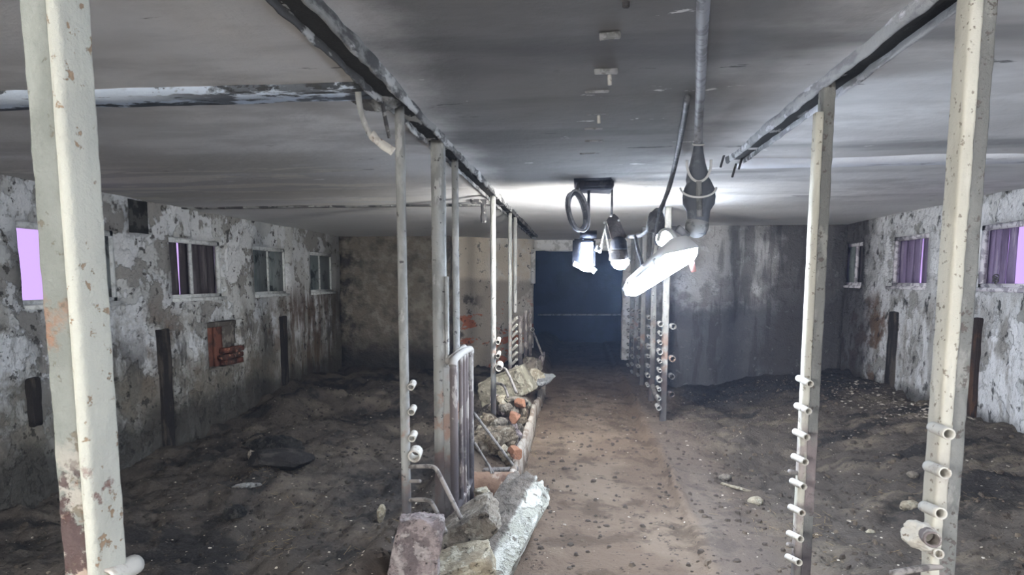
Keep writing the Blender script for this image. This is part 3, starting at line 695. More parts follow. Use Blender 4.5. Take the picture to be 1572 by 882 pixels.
# second right post
Yd = 2.70; xd = P(1246, 432, Yd).x
Dd = post_root('stall_post', xd, Yd, 'cream steel post carrying a ladder of eight pipe stubs at right')
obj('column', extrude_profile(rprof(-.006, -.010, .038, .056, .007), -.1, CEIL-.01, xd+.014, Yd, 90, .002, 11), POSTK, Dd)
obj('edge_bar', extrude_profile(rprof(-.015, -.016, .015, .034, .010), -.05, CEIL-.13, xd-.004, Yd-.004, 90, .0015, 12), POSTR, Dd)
for i, py in enumerate((584, 626, 666, 704, 742, 782, 822, 858)):
    cxp = 1236 - (py-584)*.062
    stub(Dd, P(cxp-10, py-4, 2.70), P(cxp+8, py+5, 2.57), .0135)
for py in (726, 838): rod(Dd, [P(1232-(py-584)*.05, py, 2.7), P(1214-(py-584)*.02, py-3, 2.68)], .009)
# far right cluster
def rpost(px, Y, pyb, label, n, side=-1, rings=(470, 620)):
    p = P(px, 432, Y); rt = post_root('stall_post', p.x, Y, label)
    obj('pole', extrude_profile(rprof(-.034, -.03, .034, .03, .010), float(H(p.x, Y))-.1, CEIL-.01, p.x, Y, 50, .003, px), POSTG, rt)
    for i in range(n):
        py = rings[0] + (rings[1]-rings[0])*i/(n-1); q = P(px, py, Y)
        stub(rt, (p.x-.06, Y+.03, q.z+.01), (p.x-.055, Y-.09, q.z), .021 if i % 3 else .028, mat=RINGM)
    return rt, p.x
r1, x1 = rpost(1023, 7.1, 635, 'dark foot post of the far right cluster, nearest of them', 10, rings=(497, 624))
for py in (500, 549, 576, 603):
    q = P(1026, py, 7.1); stub(r1, (x1+.07, 7.12, q.z), (x1+.075, 7.0, q.z), .032, mat=POSTG)
r2, x2 = rpost(1004, 8.3, 600, 'second post from the right in the far right cluster', 8, rings=(487, 590))
rod(r2, [P(1002,592,8.25), P(1006,606,7.9), P(1017,621,7.3)], .03, 'curved_pipe')
rpost(988, 9.6, 585, 'middle post of the far right cluster', 8, rings=(478, 575))
rpost(978, 10.6, 580, 'fourth post from the right in the far right cluster', 9, rings=(476, 570))
rpost(971, 11.5, 570, 'farthest post of the far right cluster, by the doorway jamb', 9, rings=(476, 560))

# ------------------------------------------------------------------ gate
gx = P(704, 600, 3.55).x
G = empty('narrow_gate', (gx, 3.5, .3), 'narrow muddy gate of upright pipes standing between the channel post and the rubble', 'gate')
gp = [(697, 3.35, .021), (708, 3.55, .012), (713, 3.67, .012), (717, 3.79, .012), (723, 3.95, .019)]
ztop = P(697, 552, 3.35).z
for i, (px, Y, rr) in enumerate(gp):
    X = P(px, 660, Y).x; zb = max(.16, float(H(X, Y))-.02)
    zt = ztop - (.0 if i in (0, 4) else .01)
    obj('upright', tube([(X, Y, zb + (zt-zb)*t/30) for t in range(31)], rr, 12, rfun=lambda k: 1+.1*nz((X, k*.4, 0), 1.5, px)), GATEM, G)
Xa, Xb = P(697, 660, 3.35).x, P(723, 660, 3.95).x
obj('top_rail', tube(smoothpts([(Xa, 3.33, ztop-.03), (Xa, 3.35, ztop), ((Xa+Xb)/2, 3.65, ztop+.008), (Xb, 3.95, ztop), (Xb, 3.97, ztop-.03)], 2), .021, 12), GATEM, G)
obj('top_rail', tube([(Xa-.035, 3.38, ztop-.012), (Xa-.02, 3.8, ztop+.02)], .018, 12), GATEM, G)
obj('bottom_rail', tube([(Xa, 3.33, .30), (Xb, 3.97, .30)], .016, 12), GATEM, G)
obj('side_strip', box(Xa-.075, 3.44, .18, Xa-.035, 3.46, ztop-.05, .004, 10, .010, 3), POSTG, G)
rod(G, [P(727,633,3.95), P(787,713,4.15)], .010, 'slanted_rod')
rod(G, [P(729,680,3.95), P(757,725,4.1)], .009, 'slanted_rod')
rod(G, [P(750,712,4.06), P(754,726,4.06)], .007, 'slanted_rod')

# ------------------------------------------------------------------ trough kerb, stones
n = 110; bm = bmesh.new(); rows = []
for i in range(n+1):
    y = 4.25 + 5.0*i/n; x = -.455 + .02*nz((0, y, 0), 1.2, 4) - .018*(i/n)
    zt = .215 + .045*nz((0, y, 3), 2.2, 6) + .02*nz((0, y, 3), 9, 6) - .06*(i/n); w = .022 + .006*nz((0, y, 5), 6, 2)
    if i < 6: zt -= .02*(6-i)
    rows.append([bm.verts.new(c) for c in ((x+w+.02, y, -.05), (x+w+.004, y, .06), (x+w, y, zt-.012), (x+w*.3, y, zt), (x-w*.6, y, zt), (x-w, y, zt-.015), (x-w, y, -.05))])
for p_, q_ in zip(rows, rows[1:]):
    for k in range(7): bm.faces.new((p_[k], p_[(k+1) % 7], q_[(k+1) % 7], q_[k]))
bm.faces.new(rows[0]); bm.faces.new(rows[-1][::-1]); bmesh.ops.recalc_face_normals(bm, faces=bm.faces)
tag(obj('trough_kerb', bm, KERBM), 'thin broken concrete kerb of the feed trough beside the earth aisle', 'kerb')

rock('rubble_stone', 'pinkish gritty stone standing at the foot of the round post', P(640, 846, 2.55), (.19,.20,.30), (0, 8, 10), 11, R_PINK, boxy=.66, planes=9)
rock('rubble_stone', 'long brown stone leaning between the pink stone and the limewashed slab', P(712, 815, 3.0), (.36,.22,.14), (0,-36, 12), 12, R_GREY, boxy=.66, planes=6)
rock('limewashed_slab', 'big curved white-crusted concrete slab lying on the edge of the aisle', P(764, 830, 3.35), (.29,1.15,.17), (15, 20, -8), 13, R_SLAB, cat='slab', boxy=.72, planes=3, rough=.13, sub=6)
rock('rubble_stone', 'cream stone cut off by the bottom edge, in front of the slab', P(702, 886, 2.75), (.34,.24,.20), (0,-18, 15), 14, R_CREAM, boxy=.66, planes=6)
rock('rubble_stone', 'small pale crumbly stone at the gate foot', P(742, 757, 3.9), (.10,.10,.08), (0,0,20), 15, R_CREAM)
rock('rubble_stone', 'small grey stone beside the clay pipe end', P(778, 757, 4.0), (.09,.10,.09), (0,0,40), 16, R_GREY)
# stained clay half pipe
cp = P(757, 752, 4.35)
bm = tube([(x_, 0, 0) for x_ in np.linspace(-.17, .17, 12)], .11, 24, inner=.095)
tag(obj('clay_pipe', bm, TERRA, loc=(cp.x-.02, 4.25, .15), rot=(0, .04, .22)), 'rust brown clay pipe lying across the trough between gate and kerb', 'pipe')
k_ = tube([(-.55*0, 0, 0), (.34, .02, .02)], .018, 8)
tag(obj('iron_bar', k_, RODM, loc=P(726, 722, 4.7)), 'thin dark iron bar lying across the trough before the rubble heap', 'bar')
rock('rubble_block', 'large mossy beige concrete block in the trough, tilted', P(780, 592, 6.9), (.50,.42,.30), (0,-26,-8), 17, R_BLOCK, cat='block', boxy=.60, planes=1, rough=.08)
rock('rubble_stone', 'pale yellow stone touching the big block on its right', P(820, 579, 7.6), (.20,.28,.20), (0,20,10), 18, R_CREAM)
rock('rubble_stone', 'flat blue grey stone beside the aisle past the big block', P(829, 584, 7.7), (.32,.45,.13), (0,-14,-10), 19, R_BLUE)
rock('rubble_stone', 'rounded grey stone at the far end of the trough', P(818, 560, 8.6), (.24,.3,.22), (0,0,10), 20, R_GREY)
rock('rubble_stone', 'upright pale stone leaning at the trough end near the doorway', P(831, 553, 9.3), (.07,.16,.24), (0,12,0), 21, R_PINK)
rod_o = obj('leaning_rod', tube([P(818,507,9.6), P(833,545,9.2)], .016, 8), RODM); tag(rod_o, 'thin rod leaning on the last stone by the doorway', 'rod')
rock('mortar_lump', 'crusty lump of mortar heading the rubble heap behind the rods', P(755, 676, 5.0), (.36,.26,.17), (0,-10,20), 23, R_EARTH, cat='lump', planes=8, rough=.28)
pl = obj('timber_offcut', box(-.035,-.30,-.015,.035,.30,.015,.004,4,.006,3), R_GREY, loc=P(785, 633, 5.7), rot=(math.radians(-14),.15,math.radians(10))); tag(pl, 'grey flat timber offcut lying across the rubble heap', 'timber')
pl = obj('broken_board', box(-.11,-.05,-.01,.11,.05,.01,.003,4,.006,5), R_GREY, loc=P(793, 612, 6.1), rot=(.1,.12,.2)); tag(pl, 'splintered thin board at the foot of the big block', 'board')
for i, (px, py, Y, s) in enumerate([(789, 641, 5.35, .085), (791, 694, 4.75, .085), (799, 618, 6.0, .08)]):
    rock('brick_piece', ['orange brick piece in the middle of the rubble heap', 'orange brick piece wedged low against the kerb', 'orange brick piece farthest back by the big block'][i], P(px, py, Y), (s, s*1.2, s), (0, 20, 30*i), 30+i, BRICKO, cat='brick piece', boxy=.72, planes=6, rough=.05)
i = 0
for k in range(80):
    Y = rnd.uniform(4.75, 6.5); X = rnd.uniform(-.84, -.52); s = rnd.uniform(.05, .12)
    z = float(H(X, Y)) + rnd.uniform(.02, .22)*(1-abs(X+.66)/.3)
    o = rock('rubble_stone', None, (X, Y, z), (s*1.2, s, s*.8), (rnd.uniform(0,60), rnd.uniform(0,60), rnd.uniform(0,180)), 100+k % 8, [R_EARTH, R_CREAM, R_GREY, R_EARTH, R_PINK][k % 5], planes=10, sub=4)
    cl_ = ['earth coloured','cream','grey brown','earth coloured','pinkish'][k % 5]; hf_ = 'near' if Y < 5.6 else 'far'
    tag(o, 'small %s broken stone in the %s half of the rubble heap in the trough' % (cl_, hf_), 'stone', '%s stones in the %s half of the rubble heap' % (cl_, hf_))
for k in range(16):
    Y = rnd.uniform(6.9, 9.2); X = rnd.uniform(-.85, -.56); s = rnd.uniform(.06, .15)
    o = rock('rubble_stone', None, (X, Y, float(H(X, Y))+s*.3), (s*1.2, s, s*.8), (rnd.uniform(0,60), 0, rnd.uniform(0,180)), 120+k % 6, [R_GREY, R_DARK, R_CREAM][k % 3], planes=10, sub=3)
    cl_ = ['grey brown','near black','cream'][k % 3]
    tag(o, 'small %s stone in the far trough past the big block' % cl_, 'stone', '%s stones in the far trough' % cl_)
# left stall lumps
def onfloor(px, py): 
    z = 0.0
    for _ in range(12):
        p = PZ(px, py, z); z = float(H(p.x, p.y))
    return Vector((p.x, p.y, z))
q = onfloor(425, 718); print('log', q)
rock('charred_log', 'low blackened log lying in the left stall', q+Vector((0,.05,.06)), (.50,.24,.17), (0,3,8), 41, LOGM, cat='log', planes=5, rough=.06)
q = onfloor(405, 690); rock('dung_lump', 'dark lump behind the blackened log', q+Vector((.1,0,.03)), (.55,.3,.18), (0,0,-10), 42, R_DARK, cat='lump')
q = onfloor(389, 703); rock('floor_stone', 'small pale wedge stone left of the blackened log', q+Vector((0,0,.05)), (.08,.10,.13), (0,-25,0), 43, R_GREY)
q = onfloor(380, 748); rock('bone_stick', 'pale grey stick lying on the left stall floor', q+Vector((0,0,.02)), (.20,.045,.035), (0,-4,12), 44, R_BLUE, cat='stick')
q = onfloor(585, 795); rock('floor_stone', 'brown upright clod near the foot of the bank', q+Vector((0,0,.05)), (.05,.07,.12), (0,10,0), 45, R_CREAM)
q = onfloor(360, 790); rock('dung_lump', 'dark clod in the near left stall', q+Vector((0,0,.02)), (.15,.15,.09), (0,0,0), 46, R_DARK, cat='lump')
tag(obj('angle_iron', tube([P(574, 884, 2.55), P(624, 800, 2.9)], .016, 6), STEELD), 'black bar slanting down the bank to the bottom edge', 'bar')
# right side: pile of white flakes against the wall
for i, (px, py, s, lab) in enumerate([(1375, 606, .0, '')]):
    pass
q = onfloor(1178, 772); 
for (px, py, sz, lab, sd, m) in ((1113, 735, (.10,.08,.06), 'brown stone at the edge of the right stall', 51, R_GREY), (1160, 772, (.10,.08,.05), 'pale angular stone on the right stall edge', 52, R_CREAM),
        (1398, 777, (.13,.10,.07), 'tan stone between the two right posts', 53, R_CREAM), (1335, 817, (.06,.05,.04), 'small round tan stone beside the stub post', 54, R_CREAM), (1402, 718, (.07,.06,.05), 'single brown pebble in the right stall', 55, R_GREY)):
    rock('floor_stone', lab, onfloor(px, py)+Vector((0,0,.015)), sz, (0,0,20), sd, m, sub=3)
pl = obj('wood_splinter', box(-.12,-.012,-.008,.12,.012,.008,.003,4,.006,8), R_CREAM, loc=onfloor(1130, 752)+Vector((0,0,.02)), rot=(0,.05,-.7)); tag(pl, 'pale wood splinter lying beside the aisle at right', 'splinter')

# ------------------------------------------------------------------ loose litter (uncountable)
def scatter(name, label, cat, count, area, smin, smax, mat, flat, seed, dens=None):
    rs = np.random.RandomState(seed); V = []; Fc = []; tries = 0; c = 0
    while c < count and tries < count*20:
        tries += 1
        x = rs.uniform(area[0], area[1]); y = area[2] + (area[3]-area[2])*rs.rand()**1.35
        if dens and rs.rand() > dens(x, y): continue
        s = smin + (smax-smin)*rs.rand()**3; z = float(H(x, y)); k = rs.randint(5, 8); a0 = rs.rand()*6.28
        base = len(V); tl = rs.uniform(-.25, .25, 2); h = s*flat*rs.uniform(.6, 1.4)
        el = rs.uniform(.5, 1.0); ca, sa = math.cos(a0), math.sin(a0)
        for lvl, rr in ((0, 1.0), (1, .62)):
            for j in range(k):
                a = 6.283*j/k; r_ = s*rr*rs.uniform(.7, 1.1)
                lx, ly = r_*math.cos(a), r_*math.sin(a)*el
                X, Y = lx*ca-ly*sa, lx*sa+ly*ca
                V.append((x+X, y+Y, z - .25*h + lvl*h + (X*tl[0]+Y*tl[1])))
        for j in range(k): Fc.append((base+j, base+(j+1) % k, base+k+(j+1) % k, base+k+j))
        Fc.append(tuple(base+k+j for j in range(k))); c += 1
    me = bpy.data.meshes.new(name); me.from_pydata(V, [], Fc); me.materials.append(mat)
    o = bpy.data.objects.new(name, me); C.objects.link(o); tag(o, label, cat, kind='stuff')
hcheck = lambda x, y: 1.0
scatter('earth_clods', 'dark dry clods strewn over the stall and aisle floors', 'clods', 11000, (-4.0, 3.55, 1.9, 9.2), .004, .032, CLODM, .6, 1,
        lambda x, y: .55 if -.4 < x < 1.0 else 1.0)
scatter('plaster_flakes', 'pale plaster flakes and chips strewn over the floor', 'flakes', 4200, (-4.0, 3.55, 1.9, 9.3), .003, .017, CHIPM, .25, 2,
        lambda x, y: .25 if -.4 < x < 1.0 else .8)
scatter('fallen_whitewash', 'patch of white fallen plaster at the foot of the right wall', 'plaster', 900, (2.6, 3.65, 6.3, 8.4), .006, .030, CHIPM, .25, 3,
        lambda x, y: float(ss(2.7, 3.4, np.array(x))))
rs = np.random.RandomState(5); V = []; Fc = []
for k in range(900):
    cxs = [(-2.0, 4.1), (-1.2, 3.4), (-2.6, 5.0), (-.6, 6.2), (1.4, 4.0), (2.4, 4.6), (-.52, 5.6)][k % 7]
    x = cxs[0] + rs.normal()*.18; y = cxs[1] + rs.normal()*.25; z = float(H(x, y)); a = rs.rand()*6.28; l = rs.uniform(.02, .07); w = .0012
    u = Vector((math.cos(a), math.sin(a), rs.uniform(-.1, .5))).normalized(); s_ = Vector((-math.sin(a), math.cos(a), 0))*w
    p = Vector((x, y, z+.003)); b = len(V); up = Vector((0,0,w))
    for e in (p-u*l*.2, p+u*l):
        V += [tuple(e-s_), tuple(e+s_), tuple(e+up)]
    Fc += [(b,b+1,b+4,b+3),(b+1,b+2,b+5,b+4),(b+2,b,b+3,b+5)]
me = bpy.data.meshes.new('straw'); me.from_pydata(V, [], Fc); me.materials.append(STRAWM)
so = bpy.data.objects.new('straw_wisps', me); C.objects.link(so); tag(so, 'dull wisps of straw scattered on the floor', 'straw', kind='stuff')

# ------------------------------------------------------------------ ceiling fittings
# torn sheet strap hanging by the left beam
S = empty('hanging_strap', P(548, 130, 2.6), 'torn metal strap hanging from the ceiling joint beside the round post', 'strap')
def ribbon(pts, w, t, side):
    bm = bmesh.new(); rows = []; side = Vector(side).normalized(); pts = smoothpts(pts, 2)
    for i, p in enumerate(pts):
        d = (pts[min(i+1, len(pts)-1)] - pts[max(i-1, 0)]).normalized(); nn = d.cross(side).normalized()
        ww = w*(w and (1+.2*nz(p, 20, 1)))
        rows.append([bm.verts.new(p + side*a*ww/2 + nn*b*t/2) for a, b in ((-1,-1),(1,-1),(1,1),(-1,1))])
    for a, b in zip(rows, rows[1:]):
        for k in range(4): bm.faces.new((a[k], a[(k+1) % 4], b[(k+1) % 4], b[k]))
    bm.faces.new(rows[0]); bm.faces.new(rows[-1][::-1]); bmesh.ops.recalc_face_normals(bm, faces=bm.faces); return bm
obj('strap', ribbon([P(548,124,2.62), P(552,165,2.62), P(563,200,2.62), P(578,216,2.6), P(603,233,2.6)], .024, .005, (1, 0, .5)), POSTG, S)
obj('torn_end', ribbon([P(570,206,2.6), P(582,219,2.595), P(604,233,2.59)], .034, .007, (.5, .2, .8)), STUBM, S)
obj('strap', ribbon([P(584,132,2.75), P(588,165,2.75), P(594,195,2.75), P(598,212,2.75)], .016, .005, (1, 0, 0)), STEELD, S)
rock('torn_bracket', 'crusted dark bracket where the left ceiling joint meets the beam', P(575, 148, 2.78)+Vector((0,0,-.0)), (.20,.10,.10), (0,0,10), 61, BEAML, cat='bracket', rough=.2)
hs = empty('hanging_bracket', P(742, 312, 6.3), 'short dark bracket hanging from the left ceiling beside the beam', 'bracket')
obj('strap', box(P(738,312,6.3).x, 6.28, P(740,342,6.3).z, P(746,312,6.3).x, 6.32, CEIL, .006, 3, .01, 5), STEELD, hs)
obj('arm', box(P(722,312,6.3).x, 6.27, CEIL-.04, P(746,312,6.3).x, 6.33, CEIL+.01, .006, 3, .01, 6), STEELD, hs)
# door track piece
db = empty('door_rail', P(818, 392, 12.4), 'narrow white strip hanging at the left of the doorway head', 'rail')
obj('strip', box(P(815,392,12.4).x, 12.38, P(822,435,12.4).z, P(822,392,12.4).x, 12.44, CEIL-.19, .005), LINTEL, db)
# clips on the aisle ceiling
for i, (px, py, w, hang) in enumerate([(961,5,.02,0),(936,55,.07,0),(930,109,.09,1),(916,138,.10,0),(914,172,.10,1),(911,195,.09,0),(912,214,.10,0),(905,233,.12,0)]):
    p = PZ(px, py, CEIL)
    lab = ['tiny dark clip on the aisle ceiling nearest the camera','second faint ceiling clip from the camera','pale ceiling clip with a hanging drip, third along','fourth ceiling clip, thin and pale','fifth ceiling clip with a small hook','sixth ceiling clip, faint','seventh ceiling clip, pale bar','farthest ceiling clip before the black junction plate'][i]
    e = empty('ceiling_clip', p, lab, 'clip')
    obj('bar', box(p.x-w/2, p.y-.008, CEIL-.012, p.x+w/2, p.y+.006, CEIL+.012, .003, 2, .003, i), CLIPM if i else STEELD, e)
    if hang: obj('hook', tube([(p.x+w*.15, p.y, CEIL-.015), (p.x+w*.17, p.y, CEIL-.05)], .008, 8), STUBM, e)
# ragged ends of the right beam
for i, (px, py) in enumerate([(1112, 243), (1140, 246), (1130, 258)]):
    rd = obj('bent_wire', tube(smoothpts([PZ(px, py-6, CEIL), P(px-2, py, 4.3), P(px-6, py+14, 4.3)], 2), .007, 6), STEELD)
    tag(rd, ['dark wire end at the broken tip of the right beam','bent wire right of the broken beam tip','short wire hanging below the broken beam tip'][i], 'wire')

# thick cable along the ceiling, ending in the teardrop connector
ck = 3.2
pts = [PZ(1082, -60, CEIL-.03), PZ(1080, 0, CEIL-.03), PZ(1077, 60, CEIL-.03), PZ(1076, 120, CEIL-.03), P(1073, 185, 3.1), P(1072, 222, ck)]
tag(obj('supply_cable', tube(smoothpts(pts, 2), .019, 12), CABLEG), 'thick grey cable running along the aisle ceiling to the teardrop connector', 'cable')
cc = P(1072, 222, ck)
K = empty('cable_connector', cc, 'large dark teardrop connector with pale wire loops hanging over the tube lamp', 'connector')
s1 = ck/1000
def at(px, py, Y=ck): return P(px, py, Y)
def lz(parent, prof, px, py, mat, name, rot=(0,0,0), Y=ck):
    o = obj(name, lathe([(max(r, .0005)*s1, -z*s1) for r, z in prof][::-1], 24), mat, loc=at(px, py, Y)-Vector(parent.location), rot=rot); o.parent = parent; return o
lz(K, [(1,0),(6.5,2),(8,12),(11,26),(15,40),(16.5,50),(14,60),(9,66),(1,68)], 1072, 222, RUBBER, 'teardrop_cap')
lz(K, [(1,0),(9,4),(16,14),(22,26),(24,38),(23,48),(17,58),(15,80),(12,92),(1,94)], 1074, 262, RUBBER, 'lower_bell')
def ringbm(c, rx, rz, r, tilt=.35, a0=0, a1=2*math.pi, n=36):
    full = abs(a1-a0-2*math.pi) < 1e-3
    pts = []
    for i in range(n if full else n+1):
        a = a0 + (a1-a0)*i/n; pts.append(c + Vector((rx*math.cos(a), -abs(math.sin(a))*tilt*rx if not full else math.sin(a)*rx*tilt, rz*math.sin(a))))
    return tube(pts, r, 8, closed=full)
obj('collar', ringbm(at(1072, 221, ck-.0), .024, .010, .004, 1.0), WIREW, K)
obj('wire_loop', ringbm(at(1073, 250, ck-.045), 17*s1, 27*s1, .006, .3, math.pi*.95, math.pi*2.05), WIREW, K)
obj('wire_loop', ringbm(at(1072, 288, ck-.075), 25*s1, 14*s1, .005, .2, math.pi*1.0, math.pi*2.0), WIREW, K)
obj('strap', ribbon([at(1073,278,ck-.075), at(1073,300,ck-.085), at(1074,332,ck-.055)], .024, .004, (1,0,0)), PLASTG, K)
bb = obj('ball', lathe([(max(.0006, .055*math.sin(math.pi*i/14)), .058*math.cos(math.pi*i/14)) for i in range(15)], 24), PLASTG, loc=at(1070, 346)-K.location); bb.parent = K
obj('ball_pin', tube([at(1055,362,ck-.06), at(1040,350,ck-.08)], .018, 10), CABLEG, K)

# second black cable from ceiling to lamps
pts = [PZ(1055, 150, CEIL-.03), PZ(1047, 200, CEIL-.03), P(1036, 255, 4.25), P(1027, 290, 4.3), P(1014, 322, 4.4), P(1004, 345, 4.6), P(985, 362, 4.9), P(966, 363, 5.2)]
tag(obj('lamp_cable', tube(smoothpts(pts, 2), .015, 10), CABLE), 'black cable dropping from the ceiling behind the tube lamp to the bell lamp', 'cable')
tag(obj('lamp_cable', tube(smoothpts([P(975,362,5.0), P(980,385,4.9), P(986,405,4.9)], 2), .013, 8), CABLE), 'short dark cable drooping behind the far end of the tube lamp', 'cable')
jb = P(1006, 340, 4.55)
rock('cable_knot', 'dark knot of tape where the cables meet above the tube lamp', jb, (.12,.12,.16), (0,0,0), 71, CABLE, cat='cable knot', rough=.12)

# ------------------------------------------------------------------ lamps
TUBEM = EM('tube_glow', COOL, P_TUBE); FILL_BACKM = EM('fill_glow_near', WARM, P_FILL_BACK); FILL_COOLM = EM('fill_glow_right', (.66,.78,1), 85); FILL_LEFTM = EM('fill_glow_left', (1,1,1), P_FILL_LEFT); FILL_REARM = EM('added_rear_glow', (1,.98,.95), P_FILL_REAR)
BOXM = EM('box_lamp_glow', COOL, P_BOX); BELLM = EM('bell_lamp_glow', COOL, P_BELL)
def tube_lamp(a, b, label, glow, roll=0, wdt=.15, hk=.3, up=True):
    a, b = Vector(a), Vector(b); d = (b-a); L_ = d.length; q = d.to_track_quat('Y', 'Z')
    e = empty('tube_lamp', (a+b)/2, label, 'lamp')
    e.rotation_mode = 'QUATERNION'; e.rotation_quaternion = q @ Euler((0, roll, 0)).to_quaternion()
    def ch(nm, bm, m):
        o = obj(nm, bm, m); o.parent = e; o.location = (0,0,0); return o
    # trapezoid housing above, glowing diffuser below
    def sweep(prof):
        bm = bmesh.new(); r0 = [bm.verts.new((x, -L_/2, z)) for x, z in prof]; r1 = [bm.verts.new((x, L_/2, z)) for x, z in prof]; m = len(prof)
        for k in range(m): bm.faces.new((r0[k], r0[(k+1) % m], r1[(k+1) % m], r1[k]))
        bm.faces.new(r0[::-1]); bm.faces.new(r1); bmesh.ops.recalc_face_normals(bm, faces=bm.faces); return bm
    w = wdt/2
    zb_ = .028 if up else .001; wb_ = hk*w if up else w*1.12
    ch('housing', sweep([(-wb_, zb_), (wb_, zb_), (w*.5*hk, .060), (-w*.5*hk, .060)]), HOUSE)
    if up: ch('diffuser', sweep([(w*math.cos(t), -.018 -.045*math.sin(t)) for t in np.linspace(-.0, math.pi, 12)] + [(-w*.85, .018), (-w*.3, .028), (w*.3, .028), (w*.85, .018)]), glow)
    else: ch('diffuser', sweep([(w*math.cos(t), .0 -.06*math.sin(t)) for t in np.linspace(-.0, math.pi, 14)]), glow)
    for s in (-1, 1):
        ch('end_cap', box(-w, s*L_/2-.012, -.05, w, s*L_/2+.006, .03, .006), HOUSE) if s > 0 else None
        ch('latch', box(-w-.006, s*L_*.33-.015, -.02, -w+.004, s*L_*.33+.015, .02, .002), HOUSE)
    return e
T = tube_lamp(P(1046, 385, 2.8), P(973, 440, 4.35), 'long glaring tube lamp hanging slantwise above the aisle', TUBEM, roll=math.radians(-12), wdt=.135, hk=1.0, up=False)
mb_ = obj('mount_bracket', ribbon([P(1040,372,2.95), P(1030,352,2.98), P(1014,352,3.1), P(1010,370,3.15)], .05, .012, (0,1,0)), HOUSE); mb_.parent = T; mb_.location = (0,0,0); mb_.matrix_parent_inverse = (Matrix.Translation(T.location) @ T.rotation_quaternion.to_matrix().to_4x4()).inverted()
tag(obj('lamp_tag', box(-.011,-.003,-.04,.011,.003,.04,.002), PINKT, loc=P(1062, 403, 2.82), rot=(0,-.25,0)), 'small pink tag dangling at the near end of the tube lamp', 'tag')
for i, (pa, pb, Y) in enumerate(((1018, 1012, 3.6),)):
    tag(obj('hanging_wire', tube([P(1000, 396, 3.75), P(1012, 322, 4.35)], .006, 6), CABLEG), 'thin wire tying the tube lamp to the cable knot', 'wire')
for x_, y_, lab in ((.30, -.9, 'added tube lamp hung over the aisle just behind the camera'), (-2.9, -2.6, 'added tube lamp hung over the near left stall behind the camera'), (1.7, -.25, 'added tube lamp hung over the near right stall beside the camera'),  # unseen fill lamps, added to bring up the room's brightness
        (-2.9, -5.0, 'added tube lamp hung over the left stall far behind the camera'), (2.6, -4.8, 'added tube lamp hung over the right stall far behind the camera')):
    tube_lamp((x_, y_-.6, 2.02), (x_, y_+.6, 2.02), lab, FILL_LEFTM if x_ < 0 else (FILL_COOLM if x_ == 1.7 else FILL_BACKM), wdt=.14)
    for dy in (-.4, .4): tag(obj('fill_lamp_chain', tube([(x_, y_+dy, 2.06), (x_, y_+dy, CEIL)], .004, 6), CABLEG), 'thin chain holding an added tube lamp behind the camera', 'chain', 'chains of the added lamps behind the camera')

bk = empty('bulkhead_lamp', P(1019, 366, 6.6), 'small glaring lamp half hidden behind the middle of the tube lamp', 'lamp')
obj('back_box', box(P(1019,366,6.6).x-.08, 6.60, P(1019,366,6.6).z-.06, P(1019,366,6.6).x+.08, 6.68, P(1019,366,6.6).z+.06, .01), BULBH, bk)
bo = obj('glowing_bowl', lathe([(.0005,-.07),(.05,-.055),(.075,0),(.075,.01),(.0005,.012)], 20), BELLM, loc=(0,0,0), rot=(0,0,0)); bo.parent = bk; bo.rotation_euler = (-1.57,0,0)
obj('hanger', tube([(P(1019,366,6.6).x, 6.64, P(1019,366,6.6).z+.05), (P(1019,366,6.6).x, 6.64, CEIL)], .01, 8), CABLE, bk)
# junction plate with coil and box lamp
J = empty('junction_plate', (P(908,288,5.2).x, 5.2, CEIL), 'black oblong plate fixed to the aisle ceiling above the two small lamps', 'plate')
xa, xb = P(889, 290, 5.2).x, P(941, 290, 5.2).x
obj('plate', box(xa, 5.1, CEIL-.075, xb, 5.45, CEIL-.01, .012, 2, .008, 2), BULBH, J)
obj('backing', box(xa-.04, 5.05, CEIL-.015, xb-.02, 5.6, CEIL+.01, .003), BULBH, J)
Kc = empty('cable_coil', P(889, 325, 5.15), 'coil of black and white cable hung over the box lamp', 'cable coil')
def ellipse(cx_, cy_, rx, ry, Y, tilt=0, n=40, sk=0):
    out = []
    for k in range(n):
        a = 2*math.pi*k/n; x_, y_ = rx*math.cos(a), ry*math.sin(a)
        out.append(P(cx_ + x_*math.cos(tilt)-y_*math.sin(tilt), cy_ + x_*math.sin(tilt)+y_*math.cos(tilt), Y + sk*math.cos(a)))
    return out
obj('dark_loop', tube(ellipse(886, 325, 13, 28, 5.1, -.15), .017, 8, closed=True), CABLE, Kc)
obj('pale_loop', tube(ellipse(889, 323, 14, 32, 5.05, -.22), .010, 8, closed=True), CABLEG, Kc)
obj('pale_loop', tube(ellipse(883, 325, 12, 30, 5.15, -.25), .009, 8, closed=True), CABLEG, Kc)
obj('hanger', tube([P(884, 300, 5.12), (P(884,300,5.12).x+.02, 5.15, CEIL-.03)], .014, 8), CABLE, Kc)
Bx = empty('box_lamp', P(902, 394, 5.2), 'small box floodlight with an upright glowing face hanging under the cable coil', 'lamp')
x0, x1b = P(879, 390, 5.2).x, P(892, 390, 5.2).x; zt, zb = P(890, 366, 5.2).z, P(890, 410, 5.2).z
obj('body', box(x0, 5.22, zb, P(914,390,5.2).x, 5.36, zt, .012, 1, .004, 1), BULBH, Bx)
obj('glowing_face', box(P(892.5,390,5.2).x, 5.19, P(900,415,5.2).z, P(910,390,5.2).x, 5.225, P(900,372,5.2).z, .003), BOXM, Bx)
obj('added_rear_face', box(P(886,390,5.2).x, 5.355, P(900,408,5.2).z, P(912,390,5.2).x, 5.375, P(900,374,5.2).z, .003), FILL_REARM, Bx)  # unseen glowing back, added to light the far ceiling and walls
obj('glowing_foot', tube([P(881,404,5.15), P(898,413,5.15), P(912,414,5.15)], .017, 10), BOXM, Bx)
